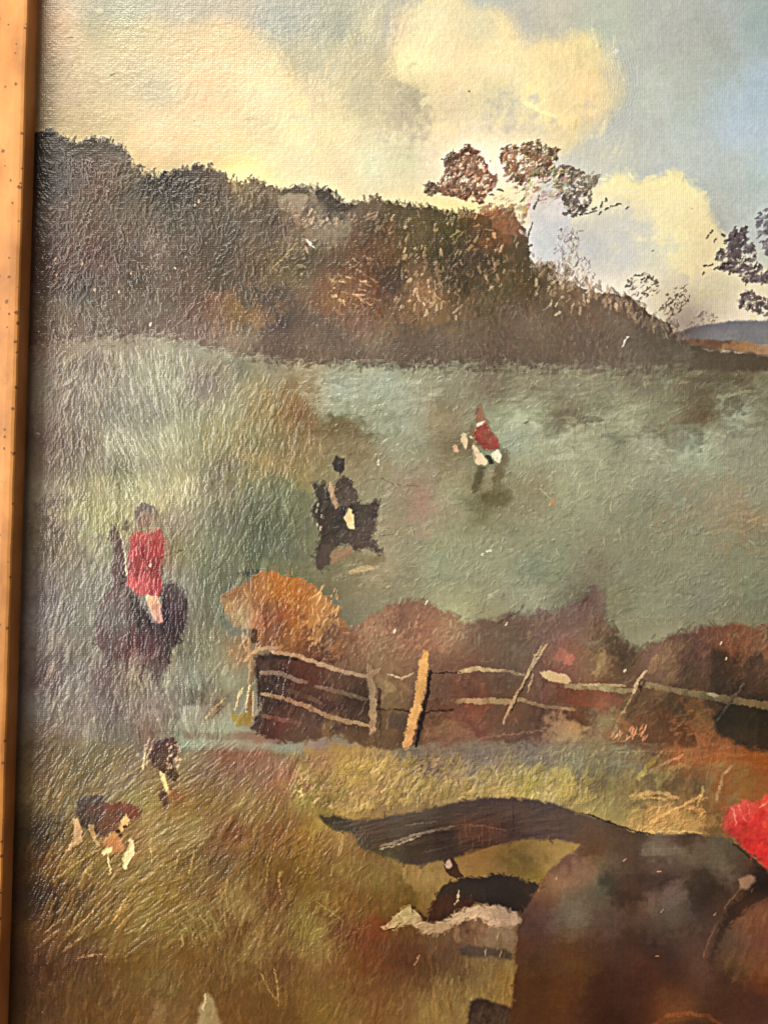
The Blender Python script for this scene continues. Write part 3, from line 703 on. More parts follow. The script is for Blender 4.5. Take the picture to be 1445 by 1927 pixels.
# ---- hedge
hedge_out = [(610, 1240), (640, 1195), (690, 1165), (720, 1140), (755, 1128), (790, 1130), (830, 1145), (870, 1165), (910, 1172), (950, 1160), (1000, 1152), (1050, 1150), (1090, 1125),
             (1115, 1104), (1138, 1108), (1130, 1140), (1150, 1175), (1180, 1212), (1205, 1222), (1240, 1205), (1280, 1188), (1330, 1180), (1370, 1172), (1445, 1182),
             (1660, 1160), (1660, 1420), (1445, 1412), (1300, 1402), (1100, 1404), (950, 1398), (800, 1404), (700, 1405), (660, 1380), (600, 1320)]
hedge = [(640, 1210, (150, 108, 84)), (680, 1190, (158, 124, 98)), (740, 1190, (160, 116, 94)), (720, 1160, (146, 112, 92)), (770, 1150, (124, 92, 78)), (700, 1230, (146, 118, 90)), (800, 1215, (138, 98, 82)),
         (760, 1230, (136, 104, 84)), (840, 1200, (120, 88, 74)), (860, 1240, (112, 80, 70)), (900, 1200, (108, 90, 80)), (950, 1190, (108, 92, 84)), (1000, 1190, (112, 92, 86)), (960, 1240, (104, 84, 72)),
         (1060, 1180, (118, 96, 88)), (1110, 1150, (128, 108, 100)), (1120, 1120, (128, 114, 108)), (1060, 1238, (122, 96, 80)), (1040, 1270, (116, 84, 74)), (1100, 1240, (118, 92, 72)),
         (1130, 1250, (150, 118, 84)), (1160, 1230, (88, 74, 58)), (1170, 1260, (110, 84, 66)), (1220, 1240, (112, 88, 76)), (1250, 1250, (124, 100, 72)), (1200, 1280, (108, 82, 68)), (1290, 1220, (92, 70, 62)),
         (1320, 1200, (118, 80, 68)), (1380, 1195, (128, 84, 66)), (1430, 1205, (130, 86, 66)), (1340, 1260, (96, 70, 62)), (1370, 1270, (60, 50, 44)), (1420, 1260, (80, 60, 54)), (1300, 1290, (84, 66, 52)),
         (1200, 1330, (92, 74, 56)), (1260, 1320, (88, 72, 56)), (1140, 1310, (112, 66, 54)), (950, 1300, (98, 82, 76)), (900, 1300, (96, 78, 70)), (830, 1300, (128, 96, 78)), (850, 1290, (120, 88, 72)), (800, 1320, (104, 74, 58)),
         (840, 1340, (118, 72, 56)), (900, 1350, (126, 80, 64)), (960, 1350, (114, 84, 66)), (1030, 1350, (92, 76, 64)), (1000, 1370, (104, 82, 64)), (850, 1380, (146, 110, 78)), (780, 1380, (104, 76, 54)), (900, 1388, (140, 108, 78)),
         (1090, 1340, (96, 76, 64)), (1130, 1345, (122, 104, 78)), (1070, 1380, (164, 142, 108)), (1100, 1395, (140, 120, 92)), (1180, 1380, (136, 92, 62)), (1220, 1375, (104, 74, 54)), (1240, 1395, (112, 78, 54)), (1300, 1350, (146, 92, 58)),
         (1320, 1375, (170, 104, 64)), (1290, 1395, (98, 66, 42)), (1360, 1395, (146, 90, 50)), (1400, 1350, (60, 54, 44)), (1440, 1390, (58, 48, 42)), (1640, 1300, (70, 58, 50)), (1640, 1190, (120, 84, 66)), (700, 1370, (104, 80, 56))]
with part('painted_hedge', 'rusty brown bank of scrub painted behind the rail fence'):
    region(hedge_out, hedge, 9, 14, 5, 1, .2)
    scatter(hedge_out, 2100, lambda x, y: 55 + 25 * math.sin(x / 50), (8, 24), (2.6, 7), [(88, 66, 56), (146, 114, 92), (112, 88, 74)], .42, .45, 4, 12, 28, .34, .5)
    scatter([(700, 1165), (790, 1130), (1130, 1110), (1180, 1215), (1445, 1180), (1445, 1230), (900, 1210), (700, 1230)], 420, 60, (8, 24), (2.6, 6), [(150, 124, 106), (134, 128, 108), (120, 96, 84)], .45, .5, 4, 9, 30, .5)
    scatter([(1180, 1200), (1445, 1190), (1445, 1280), (1200, 1290)], 200, 55, (10, 26), (3, 6), [(120, 84, 74), (86, 62, 58)], .4, .5, 4, 8, 16, .5)
    region([(1045, 1288), (1100, 1292), (1163, 1300), (1168, 1322), (1130, 1336), (1080, 1328), (1045, 1316)], [(1070, 1300, (110, 70, 56)), (1110, 1315, (132, 76, 60)), (1150, 1310, (118, 72, 58))], 4, 9, 2.5, .85, .3)
    region([(1340, 1352), (1365, 1320), (1400, 1315), (1445, 1330), (1660, 1330), (1660, 1415), (1445, 1412), (1395, 1400), (1350, 1382)], [(1400, 1360, (62, 56, 46)), (1440, 1400, (54, 44, 38))], 6, 12, 4, .9)
    region([(1345, 1215), (1372, 1225), (1378, 1270), (1360, 1312), (1340, 1300), (1335, 1250)], [(1360, 1260, (58, 50, 44))], 6, 12, 7, .75)
    for x, y, l, w, c in ((1070, 1240, 26, 22, (176, 114, 92)), (1056, 1232, 34, 20, (150, 106, 86)), (1130, 1244, 34, 16, (150, 122, 86)), (1124, 1262, 30, 12, (156, 128, 92)), (1230, 1250, 44, 18, (142, 112, 82))):
        dab(x, y, 70, l, w, c, .7, .4, .5)
    for _ in range(34):
        dab(rng.uniform(1150, 1215), rng.uniform(1368, 1390), 62 + rng.normal(0, 12), rng.uniform(9, 18), 3, (206 + rng.normal(0, 12), 142, 102), .7, .8, .3)
    region([(1040, 1362), (1070, 1352), (1095, 1368), (1090, 1392), (1060, 1396), (1040, 1384)], [(1070, 1375, (178, 156, 118))], 6, 9, 3, .75, .5)
    for _ in range(40):
        dab(rng.uniform(1260, 1340), rng.uniform(1335, 1382), rng.uniform(0, 50), rng.uniform(8, 20), 5, (170 + rng.normal(0, 14), 106, 64), .5, .5, .5)
    for x, y in ((743, 1187), (803, 1133), (952, 1174), (1365, 1240), (1356, 1210), (1175, 1262)):
        dab(x, y, 60, 9, 4, (228, 206, 180), .9, 1.1, .1)
    line([(930, 1178), (948, 1166), (978, 1148), (985, 1140)], 3.2, (84, 74, 70), .6, .8)
    scatter([(620, 1210), (700, 1165), (790, 1150), (820, 1200), (800, 1240), (660, 1250)], 160, 50, (8, 24), (3, 6), [(176, 134, 110), (192, 150, 122), (150, 104, 84)], .4, .5, 5, 7, 25, .5)

# ---- foreground brushwork
scatter([(50, 1420), (560, 1420), (700, 1410), (1360, 1420), (1360, 1560), (1000, 1500), (650, 1540), (980, 1720), (970, 2080), (50, 2080)], 4600,
        lambda x, y: (44 if x < 420 and y < 1760 else 74) + 14 * math.sin(x / 60), (12, 40), (3, 9), [(148, 126, 74), (110, 82, 46), (128, 100, 56)], .42, .42, 4, 12, 14, .3, .5)
scatter([(550, 1440), (1140, 1400), (1140, 1520), (1000, 1500), (820, 1510), (640, 1540), (560, 1530)], 480, 55, (8, 26), (3, 6), [(202, 184, 110), (178, 160, 84), (150, 130, 64), (212, 192, 120)], .45, .6, 6, 9, 24, .45, .4)
scatter([(880, 1450), (1090, 1455), (1100, 1500), (900, 1500)], 180, 70, (7, 18), (3, 5.5), [(212, 198, 128), (190, 176, 104)], .5, .7, 5, 8, 30, .5)
scatter([(570, 1440), (800, 1425), (1100, 1455), (1120, 1505), (960, 1494), (820, 1505), (640, 1530), (560, 1520)], 520, 58, (8, 22), (2.6, 5.5), [(226, 204, 126), (212, 184, 104), (196, 168, 96)], .62, .8, 4, 10, 26, .7)
scatter([(740, 1405), (1180, 1395), (1180, 1450), (780, 1440)], 140, 4, (24, 60), (3, 7), [(140, 134, 110), (118, 108, 86), (150, 138, 110)], .4, .4, 4, 7, 8, .5)
scatter([(1180, 1400), (1640, 1405), (1640, 1470), (1200, 1450)], 160, 6, (20, 54), (4, 9), [(160, 96, 50), (150, 104, 62), (132, 78, 44)], .4, .35, 5, 7, 12, .5)
scatter([(1180, 1530), (1300, 1500), (1330, 1545), (1250, 1568), (1180, 1560)], 120, 40, (10, 32), (2.5, 5), [(216, 178, 112), (196, 158, 96), (150, 124, 72)], .6, .8, 6, 8, 22, .5)
for pts, w, c in (([(1205, 1460), (1220, 1440), (1232, 1430)], 12, (176, 160, 80)), ([(1210, 1458), (1240, 1442), (1280, 1424)], 6, (188, 160, 110)), ([(1240, 1452), (1290, 1440)], 10, (166, 146, 92)),
                  ([(1188, 1496), (1240, 1492), (1270, 1500)], 7, (214, 174, 106)), ([(1190, 1502), (1262, 1504)], 4, (206, 166, 98)), ([(1225, 1548), (1270, 1520), (1320, 1498)], 5, (214, 176, 112)),
                  ([(1260, 1525), (1300, 1508), (1330, 1500)], 4, (206, 166, 104)), ([(1312, 1512), (1322, 1482)], 4, (222, 188, 116)), ([(1348, 1500), (1358, 1462), (1372, 1444)], 6, (176, 150, 112)),
                  ([(1160, 1562), (1210, 1566), (1290, 1564)], 4, (214, 186, 120)), ([(1298, 1520), (1320, 1528)], 9, (206, 162, 112)),
                  ([(1075, 1414), (1150, 1416), (1290, 1414)], 3, (150, 128, 98)), ([(1020, 1374), (950, 1382), (900, 1392)], 3, (150, 112, 88))):
    line(pts, w * 1.2, c, .55, .8, 1.2)
scatter([(570, 1440), (760, 1420), (1110, 1450), (1120, 1510), (960, 1490), (820, 1500), (640, 1530)], 200, 40, (20, 48), (7, 13), [(206, 186, 98), (182, 168, 84), (158, 142, 66)], .5, .9, 4, 9, 28, .8)
scatter([(90, 1440), (420, 1430), (560, 1560), (560, 1800), (90, 1800)], 420, lambda x, y: 50 + 14 * math.sin(x / 60), (28, 74), (6, 12), [(162, 136, 84), (122, 94, 52), (144, 118, 70)], .36, 1.0, 4, 8, 10, .8)
# raked grass on the lower left: long diagonal loaded strokes
ridges([(60, 1400), (420, 1400), (560, 1430), (560, 1560), (420, 1700), (60, 1740)], 3230, lambda x, y: 46 + 16 * math.sin(x / 70.0), (18, 60), (2.0, 4.4), .85, 8, .5, .10)
ridges([(300, 1560), (700, 1560), (700, 1800), (300, 1800)], 1360, lambda x, y: 68 + 30 * math.sin(x / 60.0 + 1), (14, 44), (1.9, 3.8), .85, 14, .8, .09)
ridges([(60, 1740), (980, 1780), (960, 2060), (60, 2060)], 1190, 84, (20, 60), (3, 6), .5, 8, .5, .07)
ridges([(560, 1420), (1340, 1410), (1180, 1540), (900, 1500), (640, 1540)], 1190, 58, (10, 30), (2.4, 4.5), .8, 22, .7, .09)
scatter([(80, 1440), (420, 1430), (520, 1500), (420, 1760), (80, 1740)], 900, lambda x, y: 46 + 16 * math.sin(x / 70.0), (14, 44), (2, 4.2), [(186, 162, 112), (100, 78, 46), (166, 142, 92)], .42, .6, 4, 9, 8, .6)  # pale grass strokes, some standing in for glints on the ridges
scatter([(420, 1560), (700, 1560), (700, 1860), (300, 1860)], 700, 72, (12, 34), (2, 4.2), [(166, 138, 84), (96, 68, 36), (146, 116, 66)], .4, .6, 4, 9, 16, .5)
for _ in range(60):
    x, y = rng.uniform(90, 420), rng.uniform(1560, 1760)
    dab(x, y, 46 + rng.normal(0, 7), rng.uniform(22, 62), rng.uniform(2.2, 4.6), (172 + rng.normal(0, 16), 150 + rng.normal(0, 10), 100), rng.uniform(.15, .5), 1.0, .3, rng.normal(0, .3))
for pts, w, c in (([(128, 1760), (160, 1730), (190, 1700)], 4, (198, 170, 118)), ([(205, 1745), (225, 1716), (240, 1700)], 4, (204, 178, 124)), ([(215, 1730), (260, 1660), (310, 1625)], 4.5, (190, 164, 112)),
                  ([(120, 1790), (160, 1760)], 6, (176, 148, 104)), ([(100, 1660), (150, 1620), (190, 1595)], 4, (190, 168, 116)), ([(175, 1650), (160, 1640), (185, 1615)], 4, (190, 170, 120)),
                  ([(425, 1680), (432, 1630)], 5, (178, 160, 110)), ([(372, 1680), (385, 1640), (400, 1600)], 3.5, (168, 146, 96)), ([(330, 1640), (336, 1600)], 4, (206, 186, 130)), ([(355, 1650), (366, 1600)], 3.5, (204, 180, 126)),
                  ([(288, 1620), (284, 1590), (290, 1568)], 3.5, (196, 178, 126)), ([(528, 1680), (524, 1655), (530, 1640)], 5, (196, 170, 116)), ([(500, 1660), (508, 1620), (520, 1580)], 3.5, (186, 154, 104)),
                  ([(490, 1830), (505, 1860), (520, 1880)], 4, (168, 140, 90)), ([(515, 1820), (522, 1850), (525, 1890)], 4.5, (180, 152, 104)), ([(345, 1780), (342, 1760)], 4, (184, 156, 104)), ([(148, 1802), (195, 1794)], 4, (200, 176, 128)),
                  ([(120, 1720), (135, 1690)], 4, (70, 56, 40)), ([(108, 1655), (110, 1650)], 5, (70, 60, 38)), ([(640, 1790), (655, 1760), (700, 1740)], 3, (150, 112, 70)), ([(780, 1816), (790, 1798)], 4, (226, 200, 160)),
                  ([(600, 1700), (645, 1730), (640, 1790)], 4, (160, 142, 90)), ([(460, 1450), (490, 1420), (500, 1400)], 3, (180, 140, 120)), ([(520, 1520), (545, 1480), (560, 1440)], 3, (190, 150, 110))):
    line(pts, w * .9, c, .45, 1.0, .9)
# the two loose clumps low in the grass
scatter([(340, 1740), (400, 1680), (450, 1670), (495, 1740), (500, 1790), (455, 1760), (370, 1780)], 150, lambda x, y: 90 - (x - 425) * .7, (14, 36), (3, 7), [(168, 150, 98), (146, 126, 76), (178, 162, 110)], .45, .7, 5, 7, 14, .5)
scatter([(360, 1760), (450, 1760), (440, 1880), (380, 1880)], 80, 84, (16, 44), (3, 6), [(104, 76, 42), (134, 104, 62)], .45, .6, 5, 7, 8, .5)
scatter([(530, 1700), (640, 1690), (650, 1780), (600, 1810), (540, 1790)], 120, lambda x, y: 60 - (x - 590) * .5, (14, 36), (3, 7), [(158, 140, 88), (128, 110, 66)], .4, .6, 5, 7, 14, .5)
scatter([(820, 1830), (970, 1790), (970, 1880), (840, 1900)], 90, 82, (12, 30), (3, 6), [(164, 152, 96), (146, 126, 68)], .5, .6, 5, 7, 10, .5)
scatter([(640, 1660), (740, 1680), (720, 1830), (640, 1830)], 80, 70, (14, 36), (4, 9), [(132, 80, 46), (112, 70, 42)], .4, .35, 4, 6, 16, .5)
region([(376, 1890), (388, 1866), (404, 1878), (416, 1927), (420, 1960), (372, 1960)], [(395, 1900, (158, 150, 124))], 4, 9, 4, .85, .4)
line([(384, 1900), (386, 1872)], 5, (196, 184, 150), .7, .8)
dab(300, 1915, 80, 60, 30, (124, 102, 66), .5, .3)
dab(870, 1640, 50, 60, 16, (160, 128, 70), .5, .4)

# ---- orange bush
with part('painted_bush', 'orange and ochre round bush painted behind the left end of the fence'):
    bush = [(412, 1132), (425, 1112), (448, 1100), (470, 1092), (492, 1078), (512, 1070), (530, 1080), (565, 1086), (588, 1102), (606, 1112), (618, 1130), (638, 1142), (640, 1165),
            (665, 1182), (670, 1198), (650, 1215), (640, 1245), (600, 1250), (560, 1235), (520, 1225), (488, 1218), (478, 1190), (462, 1180), (440, 1178), (425, 1158)]
    region(bush, [(430, 1130, (196, 142, 92)), (450, 1150, (212, 166, 108)), (470, 1110, (176, 122, 80)), (500, 1090, (190, 124, 80)), (540, 1100, (194, 118, 56)), (570, 1110, (196, 122, 58)),
                  (560, 1140, (190, 132, 70)), (600, 1140, (206, 152, 88)), (590, 1170, (206, 158, 100)), (620, 1150, (206, 150, 88)), (520, 1140, (164, 114, 66)), (500, 1170, (150, 112, 78)),
                  (540, 1180, (156, 114, 76)), (500, 1200, (140, 104, 78)), (640, 1190, (146, 104, 80)), (600, 1205, (118, 78, 64)), (610, 1230, (92, 58, 56)), (580, 1220, (128, 86, 66)), (560, 1210, (146, 104, 74)), (655, 1190, (150, 108, 80))],
           6, 9, 2, 1, .4)
    scatter(bush, 330, lambda x, y: 60 + (x - 540) * -.35, (10, 28), (3, 6), [(214, 146, 80), (176, 112, 58), (224, 176, 116)], .45, .6, 6, 9, 26, .5)
    for _ in range(120):
        x, y = rng.uniform(480, 640), rng.uniform(1100, 1220)
        dab(x, y, 66 + rng.normal(0, 10), rng.uniform(7, 18), 2.2, (226, 182, 130), rng.uniform(.35, .8), 1.0, .2)
    for x, y, a in ((600, 1130, 70), (610, 1145, 60), (625, 1150, 75), (634, 1150, 80), (595, 1120, 30), (612, 1170, 60), (600, 1160, 100), (590, 1150, 100), (604, 1110, 60)):
        dab(x, y, a, 26, 3.4, (232, 188, 122), .85, 1.2, .2)
    region([(472, 1186), (486, 1184), (488, 1208), (478, 1214)], [(480, 1198, (88, 62, 30))], 3, 8, 1.5, .85)
scatter([(400, 1190), (470, 1180), (470, 1250), (410, 1260)], 50, 70, (8, 20), (3, 6), [(192, 146, 108), (164, 130, 98)], .5, .6, 5, 8, 16, .5)

# ---- rail fence
with part('painted_fence', 'broken rail fence painted in cream and brown strokes across the hedge'):
    region([(478, 1236), (513, 1228), (562, 1236), (601, 1252), (690, 1276), (694, 1362), (702, 1395), (646, 1384), (597, 1392), (535, 1400), (495, 1384), (472, 1368), (490, 1330), (480, 1259)],
           [(500, 1240, (70, 52, 50)), (540, 1250, (92, 54, 50)), (580, 1260, (108, 58, 48)), (640, 1285, (112, 84, 68)), (520, 1290, (98, 72, 66)), (560, 1310, (104, 80, 64)), (620, 1330, (80, 58, 56)),
            (540, 1345, (92, 70, 54)), (520, 1370, (82, 60, 52)), (580, 1370, (96, 74, 56)), (620, 1380, (130, 104, 62)), (670, 1350, (84, 62, 56)), (670, 1385, (92, 70, 54)), (490, 1310, (62, 46, 42)), (495, 1350, (64, 48, 42))],
           3, 9, 2.4, .88, .3)
    scatter([(490, 1245), (690, 1285), (690, 1375), (500, 1375)], 170, 66, (8, 20), (2.5, 5), [(124, 92, 78), (72, 50, 46)], .4, .6, 5, 9, 20, .5)
    line([(486, 1240), (520, 1236), (555, 1240)], 9, (68, 54, 52), .8, .4)
    for pts, w, c in (([(512, 1226), (562, 1234), (600, 1249), (640, 1262), (692, 1273)], 8, (192, 162, 132)), ([(498, 1266), (530, 1268), (572, 1284)], 9, (160, 136, 118)),
                      ([(598, 1292), (640, 1302), (692, 1316)], 8, (142, 116, 94)), ([(496, 1306), (540, 1315), (575, 1328), (615, 1346), (650, 1356), (692, 1364)], 8, (172, 146, 108)),
                      ([(500, 1348), (560, 1360)], 8, (118, 92, 76)), ([(545, 1300), (600, 1320)], 8, (122, 100, 78)),
                      ([(733, 1270), (755, 1276), (776, 1268)], 3.5, (176, 148, 124)), ([(868, 1263), (900, 1258), (944, 1262)], 8, (172, 156, 120)), ([(944, 1262), (985, 1270)], 5, (140, 122, 98)),
                      ([(866, 1319), (960, 1320), (980, 1316)], 11, (162, 146, 114)), ([(992, 1320), (1025, 1330), (1075, 1336)], 7, (146, 126, 98)),
                      ([(1072, 1290), (1110, 1292), (1180, 1300)], 12, (144, 130, 98)), ([(1215, 1288), (1260, 1297), (1330, 1310), (1445, 1328), (1640, 1350)], 13, (132, 116, 88)),
                      ([(1100, 1288), (1170, 1290)], 5, (168, 146, 112))):
        line(pts, w * 1.25, c, .95, .9, .4)
    line([(805, 1268), (867, 1264)], 2.6, (56, 42, 38), .9, .2)
    line([(700, 1335), (740, 1334), (780, 1338)], 5, (62, 50, 44), .85, .2)
    line([(806, 1338), (850, 1335)], 6, (70, 50, 44), .7, .2)
    region([(1015, 1266), (1035, 1262), (1062, 1268), (1076, 1280), (1066, 1288), (1040, 1284), (1022, 1276)], [(1040, 1275, (184, 170, 126))], 2, 8, 1.2, 1, .8)
    # posts
    line([(457, 1178), (458, 1200), (464, 1226)], 4.5, (176, 158, 122), .9, 1.0)
    line([(466, 1176), (468, 1210), (472, 1240), (470, 1330)], 8, (164, 148, 114), .85, .8)
    line([(463, 1242), (474, 1232), (486, 1222), (520, 1218)], 8, (184, 164, 136), .85, .9)
    line([(476, 1250), (470, 1300), (468, 1350)], 8, (140, 112, 78), .8, .6)
    line([(484, 1255), (488, 1300), (486, 1330)], 6, (66, 48, 42), .8, .3)
    for a, b, c, d in ((458, 1292, 444, 1336), (470, 1290, 462, 1340), (478, 1300, 474, 1356), (452, 1300, 446, 1330)):
        line([(a, b), (c, d)], 3.4, (204, 186, 138), .85, 1.2)
    region([(434, 1335), (448, 1345), (470, 1338), (478, 1350), (468, 1365), (446, 1368), (436, 1352)], [(455, 1350, (152, 132, 62))], 4, 8, 1.6, .9, .8)
    line([(388, 1352), (404, 1332), (424, 1314)], 4, (178, 160, 118), .8, 1.1)
    line([(396, 1352), (420, 1330)], 3, (116, 96, 56), .7, .5)
    line([(695, 1262), (700, 1290), (702, 1340), (700, 1388)], 16, (176, 144, 114), .92, .8)
    line([(696, 1268), (712, 1262)], 9, (170, 138, 110), .8, .8)
    region([(716, 1280), (738, 1282), (745, 1300), (740, 1322), (728, 1338), (716, 1330)], [(735, 1290, (146, 120, 92)), (722, 1310, (112, 88, 68))], 3, 8, 2, .9, .4)
    line([(736, 1336), (732, 1352), (728, 1368)], 8, (120, 94, 68), .8, .4)
    line([(713, 1300), (714, 1370)], 8, (80, 58, 44), .8, .2)
    region([(650, 1370), (700, 1378), (760, 1382), (768, 1400), (740, 1412), (690, 1404), (640, 1392)], [(700, 1390, (100, 80, 56))], 5, 9, 3, .8, .3)
    region([(735, 1340), (765, 1345), (760, 1375), (728, 1368)], [(748, 1355, (84, 68, 60))], 3, 8, 3, .8)
    line([(809, 1266), (804, 1300), (794, 1350), (784, 1398)], 9, (50, 34, 26), .95, .3)
    line([(800, 1238), (796, 1262), (790, 1300), (780, 1345), (768, 1395)], 20, (218, 164, 98), .97, 1.0, .4, .12)
    for pts, w, c in (([(1026, 1216), (1010, 1240), (1000, 1262), (975, 1300), (955, 1340), (948, 1360)], 4.5, (176, 152, 122)), ([(1018, 1218), (1006, 1236), (996, 1262), (985, 1284)], 4, (168, 144, 114)),
                      ([(1003, 1270), (994, 1300)], 3, (164, 138, 112)), ([(1214, 1264), (1200, 1280), (1190, 1306)], 5, (186, 160, 130)), ([(1190, 1308), (1175, 1335), (1160, 1362), (1152, 1386)], 4.5, (128, 108, 80)),
                      ([(1210, 1285), (1196, 1312), (1180, 1350)], 6, (84, 64, 48)), ([(1396, 1290), (1372, 1322), (1340, 1370)], 4, (98, 84, 74)), ([(1335, 1306), (1345, 1308)], 7, (176, 158, 130))):
        line(pts, w * 1.3, c, .92, .9, .4)
    line([(1010, 1246), (985, 1290), (962, 1336)], 4, (70, 54, 46), .6, .2)
ridges([(480, 1235), (690, 1275), (690, 1380), (480, 1380)], 187, 66, (7, 20), (2.2, 3.6), 1.0, 12, .3, .12)

# ---- riders
with part('painted_rider', 'rider in a faded crimson coat on a dark horse, painted at the left'):
    region([(206, 984), (214, 980), (224, 995), (238, 1040), (243, 1090), (258, 1122), (262, 1190), (252, 1238), (205, 1245), (176, 1212), (186, 1140), (210, 1100), (216, 1050), (206, 1010)],
           [(215, 1000, (92, 76, 72)), (230, 1060, (98, 80, 78)), (220, 1120, (96, 78, 74)), (240, 1200, (86, 64, 64)), (190, 1200, (98, 76, 76)), (200, 1150, (106, 88, 86))], 6, 12, 5, .95, .3, .6)
    region([(308, 1100), (326, 1094), (344, 1108), (353, 1150), (346, 1190), (338, 1212), (322, 1222), (314, 1256), (300, 1282), (284, 1276), (274, 1250), (258, 1225), (256, 1170), (260, 1126), (280, 1158), (300, 1178)],
           [(330, 1110, (78, 62, 64)), (342, 1150, (66, 42, 48)), (320, 1180, (58, 46, 50)), (275, 1180, (58, 52, 52)), (270, 1220, (64, 56, 58)), (300, 1200, (68, 58, 60)), (300, 1250, (70, 60, 60))], 5, 10, 2.5, .92, .4)
    region([(242, 1120), (262, 1125), (258, 1170), (250, 1165)], [(255, 1140, (60, 50, 48))], 3, 8, 2, .8)
    region([(254, 972), (258, 952), (272, 944), (286, 950), (298, 968), (288, 980), (276, 990), (258, 990)], [(272, 955, (106, 100, 98)), (270, 982, (136, 116, 104))], 4, 8, 1.6, .92, .4)
    region([(236, 972), (244, 982), (240, 1000), (230, 996)], [(238, 985, (92, 84, 76))], 3, 8, 2, .7)
    region([(246, 1003), (262, 998), (274, 1004), (302, 996), (314, 1018), (308, 1052), (303, 1076), (306, 1110), (302, 1122), (270, 1122), (256, 1116), (240, 1100), (241, 1076), (243, 1035)],
           [(255, 1010, (186, 96, 92)), (250, 1050, (186, 88, 92)), (268, 1040, (166, 84, 84)), (290, 1010, (168, 84, 80)), (305, 1030, (160, 74, 70)), (285, 1050, (150, 70, 72)), (260, 1080, (168, 92, 88)), (250, 1100, (196, 80, 88)),
            (280, 1100, (192, 78, 84)), (300, 1100, (182, 76, 80)), (300, 1070, (140, 58, 60)), (275, 1075, (140, 70, 72))], 3, 8, 1.4, 1, .5)
    for _ in range(70):
        x, y = rng.uniform(246, 306), rng.uniform(1005, 1115)
        dab(x, y, 84 + rng.normal(0, 10), rng.uniform(10, 26), rng.uniform(2, 4), at(x, y) + rng.normal(0, 22), .5, .9, .3)
    line([(286, 1000), (274, 1030)], 4, (150, 110, 96), .6, .6)
    line([(280, 996), (300, 994)], 4, (176, 140, 120), .6, .7)
    region([(272, 1121), (299, 1121), (304, 1150), (309, 1172), (300, 1174), (286, 1158), (280, 1140)], [(285, 1130, (226, 200, 148)), (300, 1160, (216, 166, 120))], 2, 8, 1.2, .95, .8)
    line([(227, 1002), (234, 1030), (238, 1068), (241, 1082)], 3.6, (186, 170, 152), .85, 1.1)
    line([(238, 1092), (262, 1080), (284, 1066), (300, 1048), (344, 1035)], 1.8, (84, 54, 48), .5, .3)
    dab(284, 1064, 80, 9, 6, (250, 238, 216), .95, 1.1, .1)
    line([(230, 1082), (238, 1092), (230, 1098)], 4, (40, 34, 32), .85, .4)
    for a, b, c, d in ((302, 1210, 298, 1288), (322, 1200, 316, 1258), (272, 1225, 266, 1280), (246, 1180, 238, 1258), (206, 1200, 204, 1262), (262, 1150, 258, 1225)):
        line([(a, b), (c, d)], 6, (66, 56, 54), .7, .6, 1.0)
    scatter([(200, 1230), (330, 1230), (320, 1320), (180, 1300)], 110, 78, (12, 32), (3, 6), [(92, 84, 80), (120, 112, 104), (76, 68, 66)], .45, .8, 4, 7, 14, .5)
    ridges([(180, 990), (350, 1090), (350, 1280), (180, 1280)], 391, 84, (12, 34), (2.4, 4.2), 1.1, 8, .4, .12)

